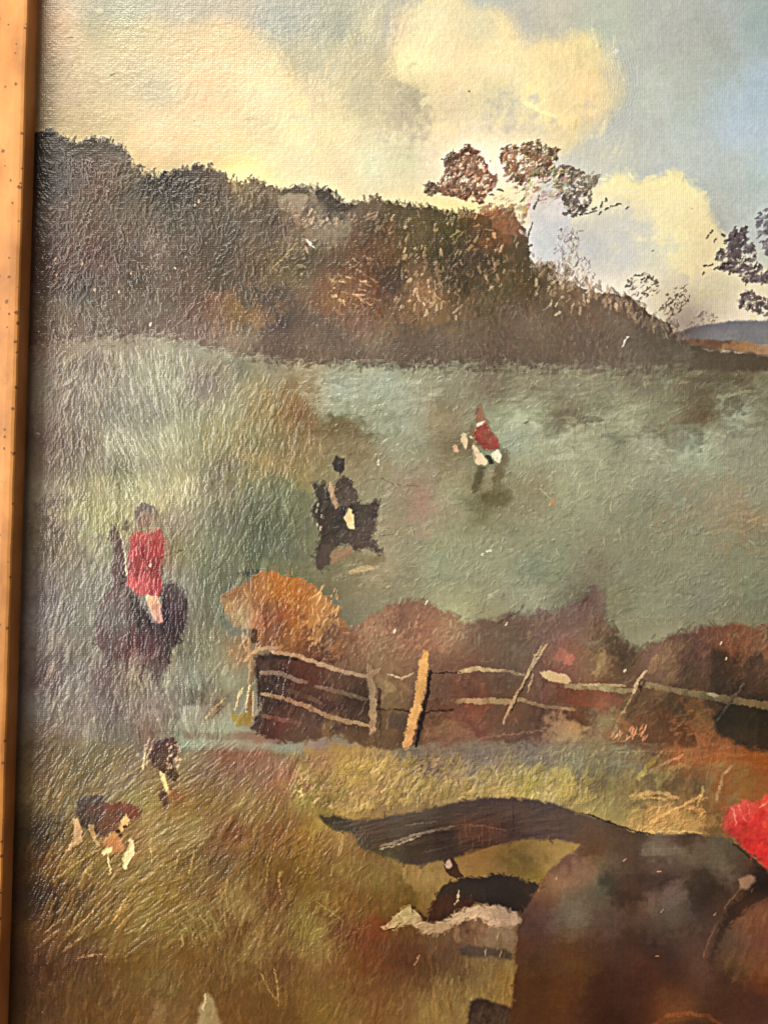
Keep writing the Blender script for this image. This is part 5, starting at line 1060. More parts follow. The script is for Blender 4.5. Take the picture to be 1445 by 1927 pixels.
# pigment trim: local tuning of the ground colours, leftover glare and shade painted in (x, y, r, g, b factors in linear light)
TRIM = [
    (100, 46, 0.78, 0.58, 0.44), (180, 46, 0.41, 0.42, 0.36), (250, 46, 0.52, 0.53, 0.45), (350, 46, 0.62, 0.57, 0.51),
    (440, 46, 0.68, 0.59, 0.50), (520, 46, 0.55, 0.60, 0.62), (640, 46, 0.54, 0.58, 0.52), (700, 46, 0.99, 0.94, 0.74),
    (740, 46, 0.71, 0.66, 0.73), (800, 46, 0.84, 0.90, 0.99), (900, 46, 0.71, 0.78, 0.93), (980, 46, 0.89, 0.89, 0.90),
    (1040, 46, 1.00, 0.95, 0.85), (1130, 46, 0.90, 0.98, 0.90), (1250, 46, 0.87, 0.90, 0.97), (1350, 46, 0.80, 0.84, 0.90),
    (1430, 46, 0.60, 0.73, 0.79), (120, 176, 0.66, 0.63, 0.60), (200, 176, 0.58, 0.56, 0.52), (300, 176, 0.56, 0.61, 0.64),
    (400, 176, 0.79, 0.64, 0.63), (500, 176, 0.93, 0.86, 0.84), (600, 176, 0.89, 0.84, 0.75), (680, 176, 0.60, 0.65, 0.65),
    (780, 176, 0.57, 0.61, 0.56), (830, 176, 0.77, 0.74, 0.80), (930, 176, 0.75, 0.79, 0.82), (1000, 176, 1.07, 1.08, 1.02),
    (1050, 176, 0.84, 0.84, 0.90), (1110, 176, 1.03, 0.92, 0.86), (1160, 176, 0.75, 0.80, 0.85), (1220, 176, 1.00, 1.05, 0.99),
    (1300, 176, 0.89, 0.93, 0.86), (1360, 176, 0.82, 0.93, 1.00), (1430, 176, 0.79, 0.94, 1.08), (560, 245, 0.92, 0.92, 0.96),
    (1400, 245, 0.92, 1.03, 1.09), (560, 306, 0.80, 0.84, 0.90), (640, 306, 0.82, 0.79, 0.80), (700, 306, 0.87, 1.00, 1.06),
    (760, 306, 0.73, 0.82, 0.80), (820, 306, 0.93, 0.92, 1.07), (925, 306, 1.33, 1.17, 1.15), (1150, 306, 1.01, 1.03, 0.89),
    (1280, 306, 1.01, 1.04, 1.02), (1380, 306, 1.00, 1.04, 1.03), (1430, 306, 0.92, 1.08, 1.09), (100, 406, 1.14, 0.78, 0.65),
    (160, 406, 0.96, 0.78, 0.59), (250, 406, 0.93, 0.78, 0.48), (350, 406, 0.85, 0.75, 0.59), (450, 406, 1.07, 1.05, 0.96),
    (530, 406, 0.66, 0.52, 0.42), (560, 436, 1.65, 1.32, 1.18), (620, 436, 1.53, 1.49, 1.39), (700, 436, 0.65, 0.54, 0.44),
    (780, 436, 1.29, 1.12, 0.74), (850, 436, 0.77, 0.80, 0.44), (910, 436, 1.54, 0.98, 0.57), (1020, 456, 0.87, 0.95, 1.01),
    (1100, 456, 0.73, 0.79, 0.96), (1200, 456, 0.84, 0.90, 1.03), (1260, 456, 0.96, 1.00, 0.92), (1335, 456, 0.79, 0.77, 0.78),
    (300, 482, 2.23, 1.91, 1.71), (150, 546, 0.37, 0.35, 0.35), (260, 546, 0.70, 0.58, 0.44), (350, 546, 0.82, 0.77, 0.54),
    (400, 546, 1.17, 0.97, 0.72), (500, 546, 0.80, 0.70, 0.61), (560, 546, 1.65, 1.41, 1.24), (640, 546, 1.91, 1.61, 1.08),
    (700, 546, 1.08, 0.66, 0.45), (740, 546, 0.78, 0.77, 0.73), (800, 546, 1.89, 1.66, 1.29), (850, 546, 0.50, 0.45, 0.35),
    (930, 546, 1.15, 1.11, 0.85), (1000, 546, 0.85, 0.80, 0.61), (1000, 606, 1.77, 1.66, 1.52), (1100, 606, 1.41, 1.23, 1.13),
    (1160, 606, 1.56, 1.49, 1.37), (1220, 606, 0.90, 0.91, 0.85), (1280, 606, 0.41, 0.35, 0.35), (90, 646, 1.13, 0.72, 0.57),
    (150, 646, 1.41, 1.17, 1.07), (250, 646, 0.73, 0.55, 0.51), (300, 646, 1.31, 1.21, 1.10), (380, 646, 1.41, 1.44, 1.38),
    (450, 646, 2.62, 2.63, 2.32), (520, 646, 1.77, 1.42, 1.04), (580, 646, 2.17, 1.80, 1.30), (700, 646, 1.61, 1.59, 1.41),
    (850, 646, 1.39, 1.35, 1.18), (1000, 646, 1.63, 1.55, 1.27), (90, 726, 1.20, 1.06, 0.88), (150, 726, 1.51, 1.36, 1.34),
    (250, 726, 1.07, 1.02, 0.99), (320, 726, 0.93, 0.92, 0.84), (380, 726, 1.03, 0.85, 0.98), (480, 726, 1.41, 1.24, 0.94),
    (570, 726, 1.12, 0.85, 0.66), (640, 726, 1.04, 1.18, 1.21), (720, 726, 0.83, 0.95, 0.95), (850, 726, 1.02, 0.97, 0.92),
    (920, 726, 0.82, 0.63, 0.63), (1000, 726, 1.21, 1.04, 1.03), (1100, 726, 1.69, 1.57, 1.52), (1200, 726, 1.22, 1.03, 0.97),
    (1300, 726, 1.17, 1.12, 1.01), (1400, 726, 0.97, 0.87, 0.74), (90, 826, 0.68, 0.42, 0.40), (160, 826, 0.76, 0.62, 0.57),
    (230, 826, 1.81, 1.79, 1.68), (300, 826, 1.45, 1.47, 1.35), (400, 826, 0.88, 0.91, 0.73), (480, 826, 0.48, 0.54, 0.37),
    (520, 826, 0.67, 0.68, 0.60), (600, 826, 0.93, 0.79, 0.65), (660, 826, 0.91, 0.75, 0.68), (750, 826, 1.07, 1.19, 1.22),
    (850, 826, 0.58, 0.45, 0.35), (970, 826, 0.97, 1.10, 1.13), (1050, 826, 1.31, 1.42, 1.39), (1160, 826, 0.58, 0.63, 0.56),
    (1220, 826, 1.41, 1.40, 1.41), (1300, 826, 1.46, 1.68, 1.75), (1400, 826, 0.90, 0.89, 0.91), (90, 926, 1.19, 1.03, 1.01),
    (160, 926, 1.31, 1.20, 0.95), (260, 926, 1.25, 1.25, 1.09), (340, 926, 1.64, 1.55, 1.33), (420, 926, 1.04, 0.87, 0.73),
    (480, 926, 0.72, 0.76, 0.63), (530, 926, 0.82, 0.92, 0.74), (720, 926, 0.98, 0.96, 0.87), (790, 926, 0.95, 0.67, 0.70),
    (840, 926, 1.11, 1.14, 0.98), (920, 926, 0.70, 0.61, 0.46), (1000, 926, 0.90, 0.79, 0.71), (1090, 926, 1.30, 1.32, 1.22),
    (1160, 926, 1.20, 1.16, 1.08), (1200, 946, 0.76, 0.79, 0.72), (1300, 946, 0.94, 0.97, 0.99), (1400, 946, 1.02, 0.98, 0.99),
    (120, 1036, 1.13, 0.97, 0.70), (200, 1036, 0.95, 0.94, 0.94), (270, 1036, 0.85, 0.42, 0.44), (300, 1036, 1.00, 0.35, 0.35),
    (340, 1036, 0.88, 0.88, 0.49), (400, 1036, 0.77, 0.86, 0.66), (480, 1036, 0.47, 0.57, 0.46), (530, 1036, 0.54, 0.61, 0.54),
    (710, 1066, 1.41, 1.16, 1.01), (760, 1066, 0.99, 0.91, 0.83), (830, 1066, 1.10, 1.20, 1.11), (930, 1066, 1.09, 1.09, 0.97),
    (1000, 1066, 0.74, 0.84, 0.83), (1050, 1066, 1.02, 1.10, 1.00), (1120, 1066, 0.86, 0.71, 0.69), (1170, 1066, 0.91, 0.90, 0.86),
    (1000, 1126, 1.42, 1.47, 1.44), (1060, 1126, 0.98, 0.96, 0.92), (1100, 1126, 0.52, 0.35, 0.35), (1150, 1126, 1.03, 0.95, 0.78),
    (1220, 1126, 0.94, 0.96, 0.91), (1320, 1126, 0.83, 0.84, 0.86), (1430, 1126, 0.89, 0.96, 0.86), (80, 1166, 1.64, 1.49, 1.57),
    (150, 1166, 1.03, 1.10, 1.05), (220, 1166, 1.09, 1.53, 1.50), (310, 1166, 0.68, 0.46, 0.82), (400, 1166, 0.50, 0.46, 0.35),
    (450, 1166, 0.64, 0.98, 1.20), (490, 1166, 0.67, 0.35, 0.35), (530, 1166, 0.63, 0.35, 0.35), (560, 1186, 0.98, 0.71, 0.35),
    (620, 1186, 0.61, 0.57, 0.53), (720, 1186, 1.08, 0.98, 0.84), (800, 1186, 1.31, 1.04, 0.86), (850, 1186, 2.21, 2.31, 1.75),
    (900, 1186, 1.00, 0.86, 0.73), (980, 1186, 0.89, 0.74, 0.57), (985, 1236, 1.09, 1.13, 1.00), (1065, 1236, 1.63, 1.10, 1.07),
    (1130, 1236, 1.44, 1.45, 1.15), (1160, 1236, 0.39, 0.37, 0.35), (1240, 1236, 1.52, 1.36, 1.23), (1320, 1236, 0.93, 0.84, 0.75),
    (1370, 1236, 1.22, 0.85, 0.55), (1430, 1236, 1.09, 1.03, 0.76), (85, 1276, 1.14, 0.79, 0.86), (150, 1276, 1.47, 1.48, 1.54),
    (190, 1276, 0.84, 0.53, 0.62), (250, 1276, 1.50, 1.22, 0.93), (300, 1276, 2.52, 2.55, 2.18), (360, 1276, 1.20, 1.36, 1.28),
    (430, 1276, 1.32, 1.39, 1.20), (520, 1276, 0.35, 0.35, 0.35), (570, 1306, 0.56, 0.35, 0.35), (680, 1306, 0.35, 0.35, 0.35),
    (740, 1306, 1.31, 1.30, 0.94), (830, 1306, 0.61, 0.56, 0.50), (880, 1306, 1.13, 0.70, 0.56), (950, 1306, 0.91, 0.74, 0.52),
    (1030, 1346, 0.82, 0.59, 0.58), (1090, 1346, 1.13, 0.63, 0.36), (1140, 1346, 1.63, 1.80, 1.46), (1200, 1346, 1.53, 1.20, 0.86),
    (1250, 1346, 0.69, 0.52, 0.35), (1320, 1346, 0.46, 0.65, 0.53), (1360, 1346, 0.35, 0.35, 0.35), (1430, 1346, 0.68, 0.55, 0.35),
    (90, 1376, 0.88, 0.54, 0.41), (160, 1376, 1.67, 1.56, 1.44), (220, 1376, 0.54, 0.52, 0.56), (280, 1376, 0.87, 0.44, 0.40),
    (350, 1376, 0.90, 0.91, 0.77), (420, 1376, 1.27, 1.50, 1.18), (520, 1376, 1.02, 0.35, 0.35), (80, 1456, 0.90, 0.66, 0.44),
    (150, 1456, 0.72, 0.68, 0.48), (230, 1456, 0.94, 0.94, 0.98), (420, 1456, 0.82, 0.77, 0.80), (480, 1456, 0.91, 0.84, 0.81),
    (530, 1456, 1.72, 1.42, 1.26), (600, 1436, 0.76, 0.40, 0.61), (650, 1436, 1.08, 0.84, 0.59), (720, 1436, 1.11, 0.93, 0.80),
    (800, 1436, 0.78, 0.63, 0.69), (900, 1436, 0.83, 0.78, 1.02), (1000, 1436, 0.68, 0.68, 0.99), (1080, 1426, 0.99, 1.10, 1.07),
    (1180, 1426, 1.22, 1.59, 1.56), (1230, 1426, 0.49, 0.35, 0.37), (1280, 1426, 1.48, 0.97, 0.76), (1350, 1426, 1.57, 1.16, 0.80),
    (1430, 1426, 1.13, 0.78, 0.35), (560, 1496, 1.18, 1.10, 1.01), (620, 1496, 0.43, 0.35, 0.35), (700, 1496, 1.03, 0.84, 0.82),
    (780, 1496, 0.98, 0.87, 0.76), (1030, 1496, 1.20, 1.09, 1.17), (980, 1526, 1.29, 0.87, 0.68), (1110, 1526, 1.19, 1.06, 0.87),
    (1170, 1526, 0.87, 0.87, 0.72), (1240, 1526, 1.64, 1.35, 1.00), (1320, 1526, 1.25, 0.96, 0.62), (1390, 1526, 1.34, 0.83, 0.83),
    (1430, 1526, 1.36, 0.66, 0.56), (80, 1566, 0.35, 0.35, 0.35), (250, 1566, 1.24, 0.84, 0.51), (300, 1566, 1.14, 1.07, 0.88),
    (380, 1566, 1.11, 1.13, 0.89), (430, 1566, 0.85, 0.47, 0.35), (520, 1566, 0.82, 0.46, 0.35), (570, 1576, 1.52, 1.23, 0.52),
    (650, 1576, 1.75, 1.55, 1.23), (700, 1576, 0.62, 0.41, 0.35), (830, 1576, 0.37, 0.35, 0.35), (900, 1576, 0.90, 0.55, 0.37),
    (960, 1576, 0.64, 0.44, 0.42), (990, 1606, 0.67, 0.55, 0.57), (1060, 1606, 1.36, 1.08, 1.16), (1110, 1606, 1.12, 0.82, 0.47),
    (1180, 1606, 1.05, 0.81, 0.63), (1225, 1606, 1.13, 1.08, 0.87), (1300, 1606, 1.07, 0.90, 0.67), (1360, 1606, 0.94, 0.99, 0.75),
    (1430, 1606, 1.67, 0.75, 0.62), (75, 1686, 0.39, 0.35, 0.35), (130, 1686, 0.90, 0.69, 0.35), (200, 1686, 0.93, 0.73, 0.41),
    (300, 1686, 1.15, 0.97, 0.43), (400, 1686, 0.71, 0.47, 0.35), (440, 1686, 1.10, 0.94, 0.64), (520, 1686, 0.68, 0.35, 0.35),
    (570, 1696, 0.92, 0.75, 0.35), (640, 1696, 1.13, 0.97, 0.39), (700, 1696, 0.95, 1.07, 0.39), (770, 1696, 0.89, 0.75, 0.35),
    (960, 1696, 0.50, 0.39, 0.35), (1010, 1716, 0.64, 0.35, 0.35), (1060, 1716, 0.88, 0.77, 0.58), (1120, 1716, 0.85, 0.64, 0.48),
    (1200, 1716, 0.96, 0.57, 0.41), (1260, 1716, 0.93, 1.00, 0.87), (1310, 1716, 0.46, 0.35, 0.35), (1430, 1716, 2.09, 1.24, 0.83),
    (75, 1806, 0.59, 0.35, 0.35), (150, 1806, 0.65, 0.41, 0.35), (250, 1806, 1.01, 0.77, 0.35), (350, 1806, 0.95, 0.72, 0.35),
    (450, 1806, 1.19, 1.11, 0.80), (530, 1806, 0.74, 0.46, 0.35), (600, 1806, 1.24, 1.02, 0.72), (680, 1806, 0.99, 0.70, 0.35),
    (760, 1806, 0.70, 0.38, 0.35), (850, 1806, 0.55, 0.39, 0.35), (1010, 1806, 0.35, 0.35, 0.35), (1000, 1826, 1.50, 1.00, 0.35),
    (1090, 1826, 1.35, 1.01, 0.41), (1140, 1826, 0.75, 0.48, 0.35), (1220, 1826, 1.50, 0.86, 0.48), (1270, 1826, 0.66, 0.42, 0.35),
    (1310, 1826, 1.96, 1.52, 1.42), (1370, 1826, 0.89, 0.75, 0.43), (1430, 1826, 2.28, 1.42, 0.69), (300, 1852, 1.06, 1.09, 0.74),
    (80, 1906, 0.71, 0.51, 0.35), (160, 1906, 1.13, 0.89, 0.54), (250, 1906, 1.05, 0.77, 0.35), (300, 1906, 1.49, 1.27, 1.09),
    (450, 1906, 0.94, 0.66, 0.35), (530, 1906, 0.92, 0.66, 0.35), (600, 1906, 1.16, 1.00, 0.53), (700, 1906, 1.24, 0.99, 0.61),
    (800, 1906, 1.47, 1.36, 1.01), (1070, 1906, 1.40, 0.88, 0.38), (1120, 1906, 0.86, 0.54, 0.35), (1200, 1906, 0.71, 0.44, 0.35),
    (1270, 1906, 2.64, 1.84, 0.83), (1340, 1906, 1.00, 0.66, 0.35), (1430, 1906, 1.40, 1.01, 0.75), (90, 691, 1.03, 0.80, 0.83),
    (150, 691, 0.56, 0.52, 0.43), (200, 691, 0.96, 0.80, 0.73), (260, 691, 0.82, 0.84, 0.78), (320, 691, 1.17, 1.18, 1.05),
    (400, 691, 1.03, 0.83, 0.66), (450, 691, 0.35, 0.35, 0.35), (520, 691, 0.96, 0.91, 0.93), (90, 781, 1.01, 0.77, 0.67),
    (150, 781, 1.00, 0.92, 0.84), (220, 781, 0.72, 0.72, 0.67), (290, 781, 0.65, 0.61, 0.61), (360, 781, 0.72, 0.73, 0.63),
    (430, 781, 1.24, 1.24, 1.00), (500, 781, 1.13, 0.97, 0.60), (570, 781, 0.82, 0.53, 0.35), (640, 781, 0.76, 0.84, 0.74),
    (700, 781, 0.71, 0.75, 0.64), (760, 781, 0.89, 0.94, 0.91), (830, 781, 0.97, 0.76, 0.60), (950, 781, 1.41, 1.52, 1.38),
    (1000, 781, 1.91, 2.08, 1.94), (1060, 781, 1.10, 0.89, 0.78), (1130, 781, 0.93, 0.97, 0.89), (1180, 781, 2.68, 2.80, 2.63),
    (1260, 781, 1.63, 1.79, 1.60), (1320, 781, 0.96, 0.73, 0.57), (1380, 781, 1.55, 1.76, 1.77), (1430, 781, 0.66, 0.64, 0.61),
    (90, 881, 0.62, 0.42, 0.43), (150, 881, 0.51, 0.48, 0.49), (220, 881, 0.35, 0.35, 0.35), (290, 881, 0.98, 0.95, 0.95),
    (350, 881, 0.93, 0.90, 0.73), (420, 881, 0.41, 0.40, 0.35), (480, 881, 0.94, 0.83, 0.61), (520, 881, 0.85, 0.67, 0.45),
    (90, 986, 1.41, 1.12, 1.01), (150, 986, 1.33, 1.35, 1.05), (200, 986, 1.22, 1.21, 0.77), (340, 986, 1.14, 0.96, 1.00),
    (400, 986, 0.78, 0.82, 0.71), (440, 986, 0.58, 0.58, 0.52), (500, 986, 0.43, 0.53, 0.36), (85, 1101, 1.06, 0.86, 0.93),
    (150, 1101, 1.13, 1.07, 1.01), (210, 1101, 1.41, 1.39, 1.39), (345, 1101, 1.01, 1.02, 1.05), (400, 1101, 0.48, 0.54, 0.38),
    (520, 1101, 0.96, 0.82, 0.35), (80, 1221, 1.37, 1.19, 1.15), (150, 1221, 1.15, 1.04, 0.86), (200, 1221, 1.02, 1.02, 1.02),
    (270, 1221, 1.64, 0.67, 0.82), (340, 1221, 0.63, 0.63, 0.50), (400, 1221, 0.90, 0.99, 0.82), (450, 1221, 1.46, 0.82, 0.42),
    (80, 1331, 1.49, 1.45, 1.43), (150, 1331, 1.82, 1.61, 1.65), (210, 1331, 1.00, 0.86, 0.95), (290, 1331, 2.08, 1.77, 1.70),
    (350, 1331, 1.36, 1.30, 1.27), (400, 1331, 0.76, 0.46, 0.35), (90, 1416, 0.86, 0.70, 0.39), (170, 1416, 0.75, 0.79, 0.46),
    (220, 1416, 0.90, 0.89, 0.61), (360, 1416, 1.28, 1.58, 1.32), (420, 1416, 0.93, 0.39, 0.35), (480, 1416, 1.02, 0.70, 0.57),
    (530, 1416, 0.79, 1.14, 1.05), (110, 351, 0.35, 0.35, 0.35), (180, 351, 0.76, 0.48, 0.35), (250, 351, 0.50, 0.47, 0.35),
    (330, 351, 0.35, 0.35, 0.35), (400, 351, 0.41, 0.35, 0.35), (450, 351, 1.54, 1.37, 0.82), (110, 496, 0.83, 0.51, 0.40),
    (180, 496, 0.67, 0.40, 0.35), (260, 496, 0.79, 0.60, 0.46), (330, 496, 0.70, 0.56, 0.52), (400, 496, 0.67, 0.63, 0.55),
    (470, 496, 1.21, 0.91, 0.57), (560, 496, 0.48, 0.46, 0.35), (620, 496, 0.86, 0.78, 0.56), (700, 496, 0.78, 0.54, 0.35),
    (740, 496, 0.92, 0.86, 0.53), (850, 496, 0.49, 0.44, 0.35), (900, 496, 0.99, 0.76, 0.60), (110, 596, 1.14, 0.95, 0.65),
    (200, 596, 1.14, 1.07, 0.84), (300, 596, 1.16, 1.16, 1.05), (380, 596, 0.96, 0.82, 0.69), (450, 596, 0.86, 0.78, 0.42),
    (520, 596, 0.46, 0.48, 0.68), (130, 246, 0.59, 0.58, 0.46), (200, 246, 0.61, 0.61, 0.53), (300, 246, 0.93, 0.80, 0.79),
    (400, 246, 0.85, 0.79, 0.78), (500, 246, 0.71, 0.73, 0.74), (560, 116, 0.72, 0.68, 0.54), (640, 116, 0.88, 0.85, 0.69),
    (720, 116, 0.78, 0.70, 0.57), (770, 116, 1.07, 1.11, 1.06), (850, 116, 0.87, 0.84, 0.91), (950, 116, 1.01, 1.01, 1.08),
    (90, 1511, 1.47, 1.37, 0.76), (260, 1511, 1.12, 1.19, 0.71), (340, 1511, 0.96, 0.70, 0.35), (400, 1511, 0.77, 0.69, 0.35),
    (470, 1511, 1.47, 1.59, 1.25), (520, 1511, 0.77, 0.66, 0.38), (90, 1626, 1.26, 0.89, 0.35), (150, 1626, 0.90, 0.75, 0.39),
    (280, 1626, 1.00, 0.89, 0.64), (350, 1626, 0.77, 0.65, 0.35), (420, 1626, 0.44, 0.35, 0.35), (500, 1626, 0.93, 0.79, 0.35),
    (570, 1646, 1.19, 1.02, 0.35), (650, 1646, 1.49, 1.49, 0.88), (720, 1646, 1.32, 1.39, 1.07), (790, 1646, 1.17, 1.13, 0.99),
    (80, 1746, 1.03, 0.72, 0.35), (150, 1746, 0.96, 0.83, 0.50), (230, 1746, 1.13, 0.86, 0.45), (300, 1746, 1.14, 1.14, 0.74),
    (380, 1746, 0.98, 0.97, 0.50), (450, 1746, 0.84, 0.61, 0.35), (520, 1746, 0.78, 0.57, 0.35), (580, 1746, 1.11, 1.08, 0.54),
    (640, 1746, 0.62, 0.35, 0.35), (700, 1746, 1.00, 0.47, 0.35), (900, 1746, 1.27, 0.93, 0.79), (1010, 1746, 0.68, 0.66, 0.96),
    (1040, 1666, 1.66, 1.34, 0.87), (1090, 1666, 1.04, 0.97, 0.76), (1130, 1666, 0.72, 0.95, 0.78), (1190, 1666, 1.27, 0.76, 0.64),
    (1260, 1666, 1.03, 0.70, 0.70), (1340, 1666, 0.48, 0.38, 0.35), (1430, 1666, 0.35, 0.35, 0.35), (990, 1776, 0.95, 0.51, 0.35),
    (1060, 1776, 1.03, 0.70, 0.37), (1150, 1776, 0.88, 0.65, 0.60), (1220, 1776, 0.55, 0.35, 0.36), (1300, 1776, 1.65, 1.28, 1.38),
    (1370, 1776, 0.75, 0.73, 0.69), (1430, 1776, 1.54, 1.05, 0.99), (1000, 1476, 0.89, 0.90, 0.55), (1060, 1476, 1.01, 0.90, 0.60),
    (1130, 1476, 0.42, 0.35, 0.35), (1190, 1476, 1.57, 1.51, 1.08), (1240, 1476, 0.47, 0.48, 0.56), (1310, 1476, 0.60, 0.60, 0.62),
    (1400, 1476, 0.85, 1.12, 0.79),
]


def to_lin(c):
    return np.where(c <= 0.04045, c / 12.92, ((c + 0.055) / 1.055) ** 2.4).astype(f32)


LIN = to_lin(PIC)
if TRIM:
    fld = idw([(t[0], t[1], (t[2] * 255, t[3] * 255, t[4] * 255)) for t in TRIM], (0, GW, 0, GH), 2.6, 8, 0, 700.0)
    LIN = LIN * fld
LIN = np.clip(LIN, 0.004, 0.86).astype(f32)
RELIEF = np.tanh(HGT / 2.6) * 2.6

# ---------------------------------------------------------------- materials


def mat(name):
    m = bpy.data.materials.new(name)
    m.use_nodes = True
    nt = m.node_tree
    return m, nt, nt.nodes['Principled BSDF']


def N(nt, kind, **kw):
    n = nt.nodes.new(kind)
    for k, v in kw.items():
        if k in n.inputs.keys():
            n.inputs[k].default_value = v
        else:
            setattr(n, k, v)
    return n


def math_n(nt, op, a, b=None, c=None):
    n = nt.nodes.new('ShaderNodeMath')
    n.operation = op
    for i, v in enumerate((a, b, c)):
        if v is None:
            continue
        if isinstance(v, (int, float)):
            n.inputs[i].default_value = v
        else:
            nt.links.new(v, n.inputs[i])
    return n.outputs[0]


def oil_paint():
    m, nt, b = mat('oil_paint')
    L = nt.links.new
    at_ = N(nt, 'ShaderNodeAttribute', attribute_name='pigment')
    tc = N(nt, 'ShaderNodeTexCoord')
    L(at_.outputs['Color'], b.inputs['Base Color'])
    n1 = N(nt, 'ShaderNodeTexNoise', Scale=55.0, Detail=4.0)
    L(tc.outputs['Object'], n1.inputs['Vector'])
    r = N(nt, 'ShaderNodeMapRange')
    r.inputs[1].default_value, r.inputs[2].default_value = 0.3, 0.7
    r.inputs[3].default_value, r.inputs[4].default_value = 0.20, 0.40
    L(n1.outputs['Fac'], r.inputs[0])
    L(r.outputs[0], b.inputs['Roughness'])
    b.inputs['Specular IOR Level'].default_value = 0.5
    # linen weave and dried paint grain
    w1 = N(nt, 'ShaderNodeTexWave', Scale=310.0, Distortion=1.6, Detail=1.0)
    w1.bands_direction = 'X'
    w2 = N(nt, 'ShaderNodeTexWave', Scale=310.0, Distortion=1.6, Detail=1.0)
    w2.bands_direction = 'Z'
    n2 = N(nt, 'ShaderNodeTexNoise', Scale=900.0, Detail=3.0, Roughness=0.6)
    n3 = N(nt, 'ShaderNodeTexNoise', Scale=330.0, Detail=2.0)
    for n in (w1, w2, n2, n3):
        L(tc.outputs['Object'], n.inputs['Vector'])
    h = math_n(nt, 'ADD', math_n(nt, 'MULTIPLY', w1.outputs['Fac'], 0.13), math_n(nt, 'MULTIPLY', w2.outputs['Fac'], 0.13))
    h = math_n(nt, 'ADD', h, math_n(nt, 'MULTIPLY', n2.outputs['Fac'], 0.75))
    h = math_n(nt, 'ADD', h, math_n(nt, 'MULTIPLY', n3.outputs['Fac'], 0.8))
    bp = N(nt, 'ShaderNodeBump', Strength=0.75, Distance=0.00022)
    L(h, bp.inputs['Height'])
    L(bp.outputs[0], b.inputs['Normal'])
    return m


def gilding(name, ca, cb, cc, rough, metal, speck):
    m, nt, b = mat(name)
    L = nt.links.new
    tc = N(nt, 'ShaderNodeTexCoord')
    n1 = N(nt, 'ShaderNodeTexNoise', Scale=38.0, Detail=6.0, Roughness=0.62)
    mp = N(nt, 'ShaderNodeMapping')
    mp.inputs['Scale'].default_value = (1.0, 1.0, 0.55)
    L(tc.outputs['Object'], mp.inputs[0])
    L(mp.outputs[0], n1.inputs['Vector'])
    cr = N(nt, 'ShaderNodeValToRGB')
    e = cr.color_ramp.elements
    e[0].position, e[0].color = 0.34, (*ca, 1)
    e[1].position, e[1].color = 0.66, (*cc, 1)
    k = e.new(0.5)
    k.color = (*cb, 1)
    L(n1.outputs['Fac'], cr.inputs[0])
    # foxing: small irregular rust specks
    v = N(nt, 'ShaderNodeTexVoronoi', voronoi_dimensions='2D', Scale=230.0)
    sx = N(nt, 'ShaderNodeSeparateXYZ')
    cx_ = N(nt, 'ShaderNodeCombineXYZ')
    L(tc.outputs['Object'], sx.inputs[0])
    L(sx.outputs[0], cx_.inputs[0])
    L(sx.outputs[2], cx_.inputs[1])
    vw = N(nt, 'ShaderNodeTexNoise', Scale=420.0, Detail=2.0)
    L(cx_.outputs[0], v.inputs['Vector'])
    L(tc.outputs['Object'], vw.inputs['Vector'])
    sep = N(nt, 'ShaderNodeSeparateColor')
    L(v.outputs['Color'], sep.inputs[0])
    pick = math_n(nt, 'GREATER_THAN', sep.outputs[0], speck)
    d = math_n(nt, 'ADD', v.outputs['Distance'], math_n(nt, 'MULTIPLY', vw.outputs['Fac'], 0.46))
    dot = math_n(nt, 'LESS_THAN', d, math_n(nt, 'ADD', math_n(nt, 'MULTIPLY', sep.outputs[1], 0.14), 0.28))
    fac = math_n(nt, 'MULTIPLY', math_n(nt, 'MULTIPLY', pick, dot), 0.85)
    mx = N(nt, 'ShaderNodeMix', data_type='RGBA')
    L(fac, mx.inputs[0])
    L(cr.outputs[0], mx.inputs[6])
    mx.inputs[7].default_value = (0.09, 0.025, 0.006, 1)
    # worn streaks
    n4 = N(nt, 'ShaderNodeTexNoise', Scale=14.0, Detail=8.0, Roughness=0.7)
    L(tc.outputs['Object'], n4.inputs['Vector'])
    wr = N(nt, 'ShaderNodeMapRange')
    wr.inputs[1].default_value, wr.inputs[2].default_value = 0.56, 0.72
    L(n4.outputs['Fac'], wr.inputs[0])
    mx2 = N(nt, 'ShaderNodeMix', data_type='RGBA')
    L(math_n(nt, 'MULTIPLY', wr.outputs[0], 0.5), mx2.inputs[0])
    L(mx.outputs[2], mx2.inputs[6])
    mx2.inputs[7].default_value = (ca[0] * .6, ca[1] * .55, ca[2] * .5, 1)
    L(mx2.outputs[2], b.inputs['Base Color'])
    b.inputs['Metallic'].default_value = metal
    b.inputs['Roughness'].default_value = rough
    bp = N(nt, 'ShaderNodeBump', Strength=0.4, Distance=0.0003)
    L(math_n(nt, 'SUBTRACT', n1.outputs['Fac'], math_n(nt, 'MULTIPLY', fac, 0.7)), bp.inputs['Height'])
    L(bp.outputs[0], b.inputs['Normal'])
    return m


def plain(name, c, rough, scale=30.0, var=0.15):
    m, nt, b = mat(name)
    tc = N(nt, 'ShaderNodeTexCoord')
    n1 = N(nt, 'ShaderNodeTexNoise', Scale=scale, Detail=5.0)
    nt.links.new(tc.outputs['Object'], n1.inputs['Vector'])
    cr = N(nt, 'ShaderNodeValToRGB')
    e = cr.color_ramp.elements
    e[0].position, e[0].color = 0.3, (*[x * (1 - var) for x in c], 1)
    e[1].position, e[1].color = 0.7, (*[min(1, x * (1 + var)) for x in c], 1)
    nt.links.new(n1.outputs['Fac'], cr.inputs[0])
    nt.links.new(cr.outputs[0], b.inputs['Base Color'])
    b.inputs['Roughness'].default_value = rough
    bp = N(nt, 'ShaderNodeBump', Strength=0.2, Distance=0.002)
    nt.links.new(n1.outputs['Fac'], bp.inputs['Height'])
    nt.links.new(bp.outputs[0], b.inputs['Normal'])
    return m


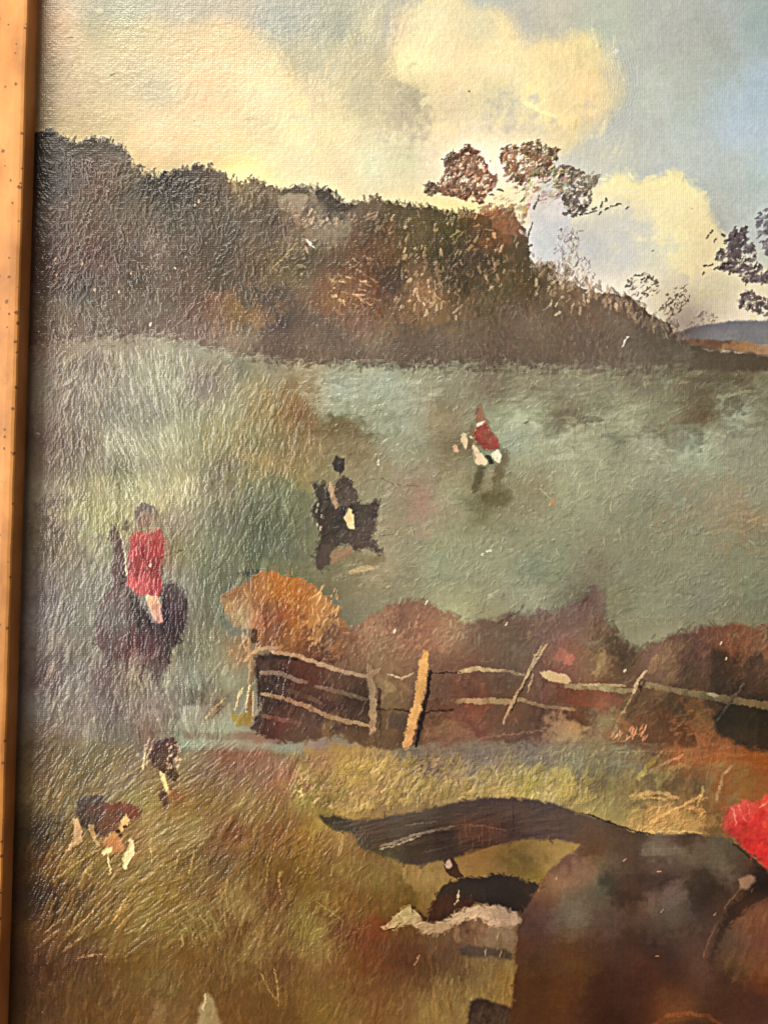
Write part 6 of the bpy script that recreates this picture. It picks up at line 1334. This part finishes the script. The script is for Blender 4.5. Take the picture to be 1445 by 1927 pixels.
PAINT = oil_paint()
GOLD = gilding('orange_gilding', (0.36, 0.135, 0.02), (0.55, 0.225, 0.042), (0.68, 0.31, 0.075), 0.55, 0.05, 0.70)
LIPGOLD = gilding('brown_gilding', (0.42, 0.16, 0.04), (0.55, 0.23, 0.07), (0.66, 0.31, 0.12), 0.55, 0.0, 1.1)
WOOD = plain('stretcher_wood', (0.38, 0.24, 0.13), 0.7)
PLASTER = plain('wall_plaster', (0.62, 0.58, 0.50), 0.85, 12.0, 0.05)

# ---------------------------------------------------------------- geometry helpers


def mesh_obj(name, verts, faces, material, parent=None):
    me = bpy.data.meshes.new(name)
    me.from_pydata(verts, [], faces)
    me.update()
    for p in me.polygons:
        p.use_smooth = False
    o = bpy.data.objects.new(name, me)
    root_c.objects.link(o)
    me.materials.append(material)
    if parent:
        o.parent = parent
    return o


def box(name, lo, hi, material, parent=None):
    x0, y0, z0 = lo
    x1, y1, z1 = hi
    v = [(x0, y0, z0), (x1, y0, z0), (x1, y1, z0), (x0, y1, z0), (x0, y0, z1), (x1, y0, z1), (x1, y1, z1), (x0, y1, z1)]
    f = [(0, 3, 2, 1), (4, 5, 6, 7), (0, 1, 5, 4), (1, 2, 6, 5), (2, 3, 7, 6), (3, 0, 4, 7)]
    return mesh_obj(name, v, f, material, parent)


# ---------------------------------------------------------------- the painting
painting = bpy.data.objects.new('framed_painting', None)
root_c.objects.link(painting)
painting.location = (0, 0, HZ)
painting['label'] = 'old oil painting of a fox hunt in a worn orange gilt frame'
painting['category'] = 'painting'

# vertex grid in the canvas plane (the sheet is set a touch askew in its frame, as photographed)
VX = np.broadcast_to(((XX - CX) * PX)[None, :], (GH, GW)).astype(f32)
VZ = np.broadcast_to((-(YY - CY) * PX)[:, None], (GH, GW)).astype(f32)
VY = (-RELIEF * PX * RELIEF_K).astype(f32)
POS = np.stack([VX, VY, VZ], -1).reshape(-1, 3)
RGBA = np.concatenate([LIN.reshape(-1, 3), np.ones((GH * GW, 1), f32)], 1)
J, I = np.meshgrid(np.arange(GH - 1), np.arange(GW - 1), indexing='ij')
Q = np.stack([J * GW + I, (J + 1) * GW + I, (J + 1) * GW + I + 1, J * GW + I + 1], -1).reshape(-1, 4)
FL = LAB[:-1, :-1].reshape(-1)


def sheet(name, faces, parent):
    used = np.zeros(GH * GW, bool)
    used[faces.reshape(-1)] = True
    idx = np.cumsum(used) - 1
    f = idx[faces].astype(np.int32)
    me = bpy.data.meshes.new(name)
    nv, nf = int(used.sum()), len(f)
    me.vertices.add(nv)
    me.vertices.foreach_set('co', POS[used].reshape(-1))
    me.loops.add(nf * 4)
    me.loops.foreach_set('vertex_index', f.reshape(-1))
    me.polygons.add(nf)
    me.polygons.foreach_set('loop_start', np.arange(nf, dtype=np.int32) * 4)
    me.polygons.foreach_set('use_smooth', np.ones(nf, bool))
    me.update(calc_edges=True)
    ca = me.color_attributes.new('pigment', 'FLOAT_COLOR', 'POINT')
    ca.data.foreach_set('color', RGBA[used].reshape(-1))
    me.materials.append(PAINT)
    o = bpy.data.objects.new(name, me)
    root_c.objects.link(o)
    o.parent = parent
    return o


canvas = sheet('canvas', Q[FL == 0], painting)
canvas.rotation_euler = (0, ROLL, 0)
canvas['label'] = 'varnished canvas painted with cloudy sky, grey green meadow and brown grass'
for k in range(1, len(PARTS)):
    fk = Q[FL == k]
    if len(fk):
        o = sheet(PARTS[k][0], fk, canvas)
        o['label'] = PARTS[k][1]

# ---------------------------------------------------------------- the frame
LX, RX = (45 - CX) * PX, (1600 - CX) * PX
TZ, BZ = -(-100 - CY) * PX, -(2030 - CY) * PX
from mathutils import noise as mn, Vector


def ring(name, profile, material, parent, wob=0.00022, close=False):
    """moulding: profile = [(outward, towards viewer)] swept round the opening, mitred"""
    verts, faces = [], []
    nseg = 150
    np_ = len(profile)
    for side in range(4):
        for s in range(nseg):
            t = s / nseg
            for (o, h) in profile:
                x0, x1, z0, z1 = LX - o, RX + o, BZ - o, TZ + o
                if side == 0:
                    x, z = x0, z1 + (z0 - z1) * t
                elif side == 1:
                    x, z = x0 + (x1 - x0) * t, z0
                elif side == 2:
                    x, z = x1, z0 + (z1 - z0) * t
                else:
                    x, z = x1 + (x0 - x1) * t, z1
                q = Vector((x * 60, h * 90, z * 60))
                n1 = mn.noise(q) * wob + mn.noise(q * 4.3) * wob * 0.45
                n2 = mn.noise(q + Vector((9, 9, 9))) * wob
                if side in (0, 2):
                    x += n1
                else:
                    z += n1
                verts.append((x, -h + n2 * 0.6, z))
    tot = nseg * 4
    for a in range(tot):
        b = (a + 1) % tot
        for p in range(np_ - 1):
            faces.append((a * np_ + p, b * np_ + p, b * np_ + p + 1, a * np_ + p + 1))
        if close:
            faces.append((a * np_ + np_ - 1, b * np_ + np_ - 1, b * np_, a * np_))
    return mesh_obj(name, verts, faces, material, parent)


mm = 0.001
prof = [(0.1 * mm, 10.4 * mm), (0.7 * mm, 11.0 * mm), (2.0 * mm, 11.2 * mm), (5 * mm, 11.0 * mm), (9 * mm, 10.2 * mm), (13 * mm, 9.5 * mm), (15 * mm, 9.4 * mm),
        (16 * mm, 9.4 * mm), (17.5 * mm, 9.2 * mm), (20 * mm, 12.5 * mm), (24 * mm, 17 * mm), (30 * mm, 20.5 * mm), (37 * mm, 22 * mm), (43 * mm, 20.8 * mm),
        (46 * mm, 17.5 * mm), (47 * mm, 14 * mm), (49 * mm, 13 * mm), (50 * mm, 10 * mm), (50 * mm, -14 * mm), (3 * mm, -14 * mm), (3 * mm, -2 * mm), (3 * mm, 4 * mm)]
frame = ring('frame', prof, GOLD, painting)
frame['label'] = 'orange gilt moulding with brown foxing specks'
lip = ring('gilded_lip', [(0.0, -1.2 * mm), (0.0, 2 * mm), (0.05 * mm, 5 * mm), (0.05 * mm, 8 * mm), (0.1 * mm, 10.35 * mm), (1.5 * mm, 10.35 * mm), (1.5 * mm, -1.2 * mm)],
           LIPGOLD, frame, 0.00014, True)
lip['label'] = 'brown inner edge of the frame beside the canvas'
# stretcher bars behind the linen
sx0, sx1 = (X0 - CX) * PX, (X1 - CX) * PX
sz0, sz1 = -(Y1 - CY) * PX, -(Y0 - CY) * PX
bk = box('stretcher', (sx0 + 0.004, 0.0026, sz0 + 0.004), (sx1 - 0.004, 0.0125, sz1 - 0.004), WOOD, painting)
bk.rotation_euler = (0, ROLL, 0)

# the wall it hangs on
wall = box('wall', (-2.2, 0.0142, 0.0), (2.2, 0.14, 2.8), PLASTER)
wall['kind'] = 'structure'
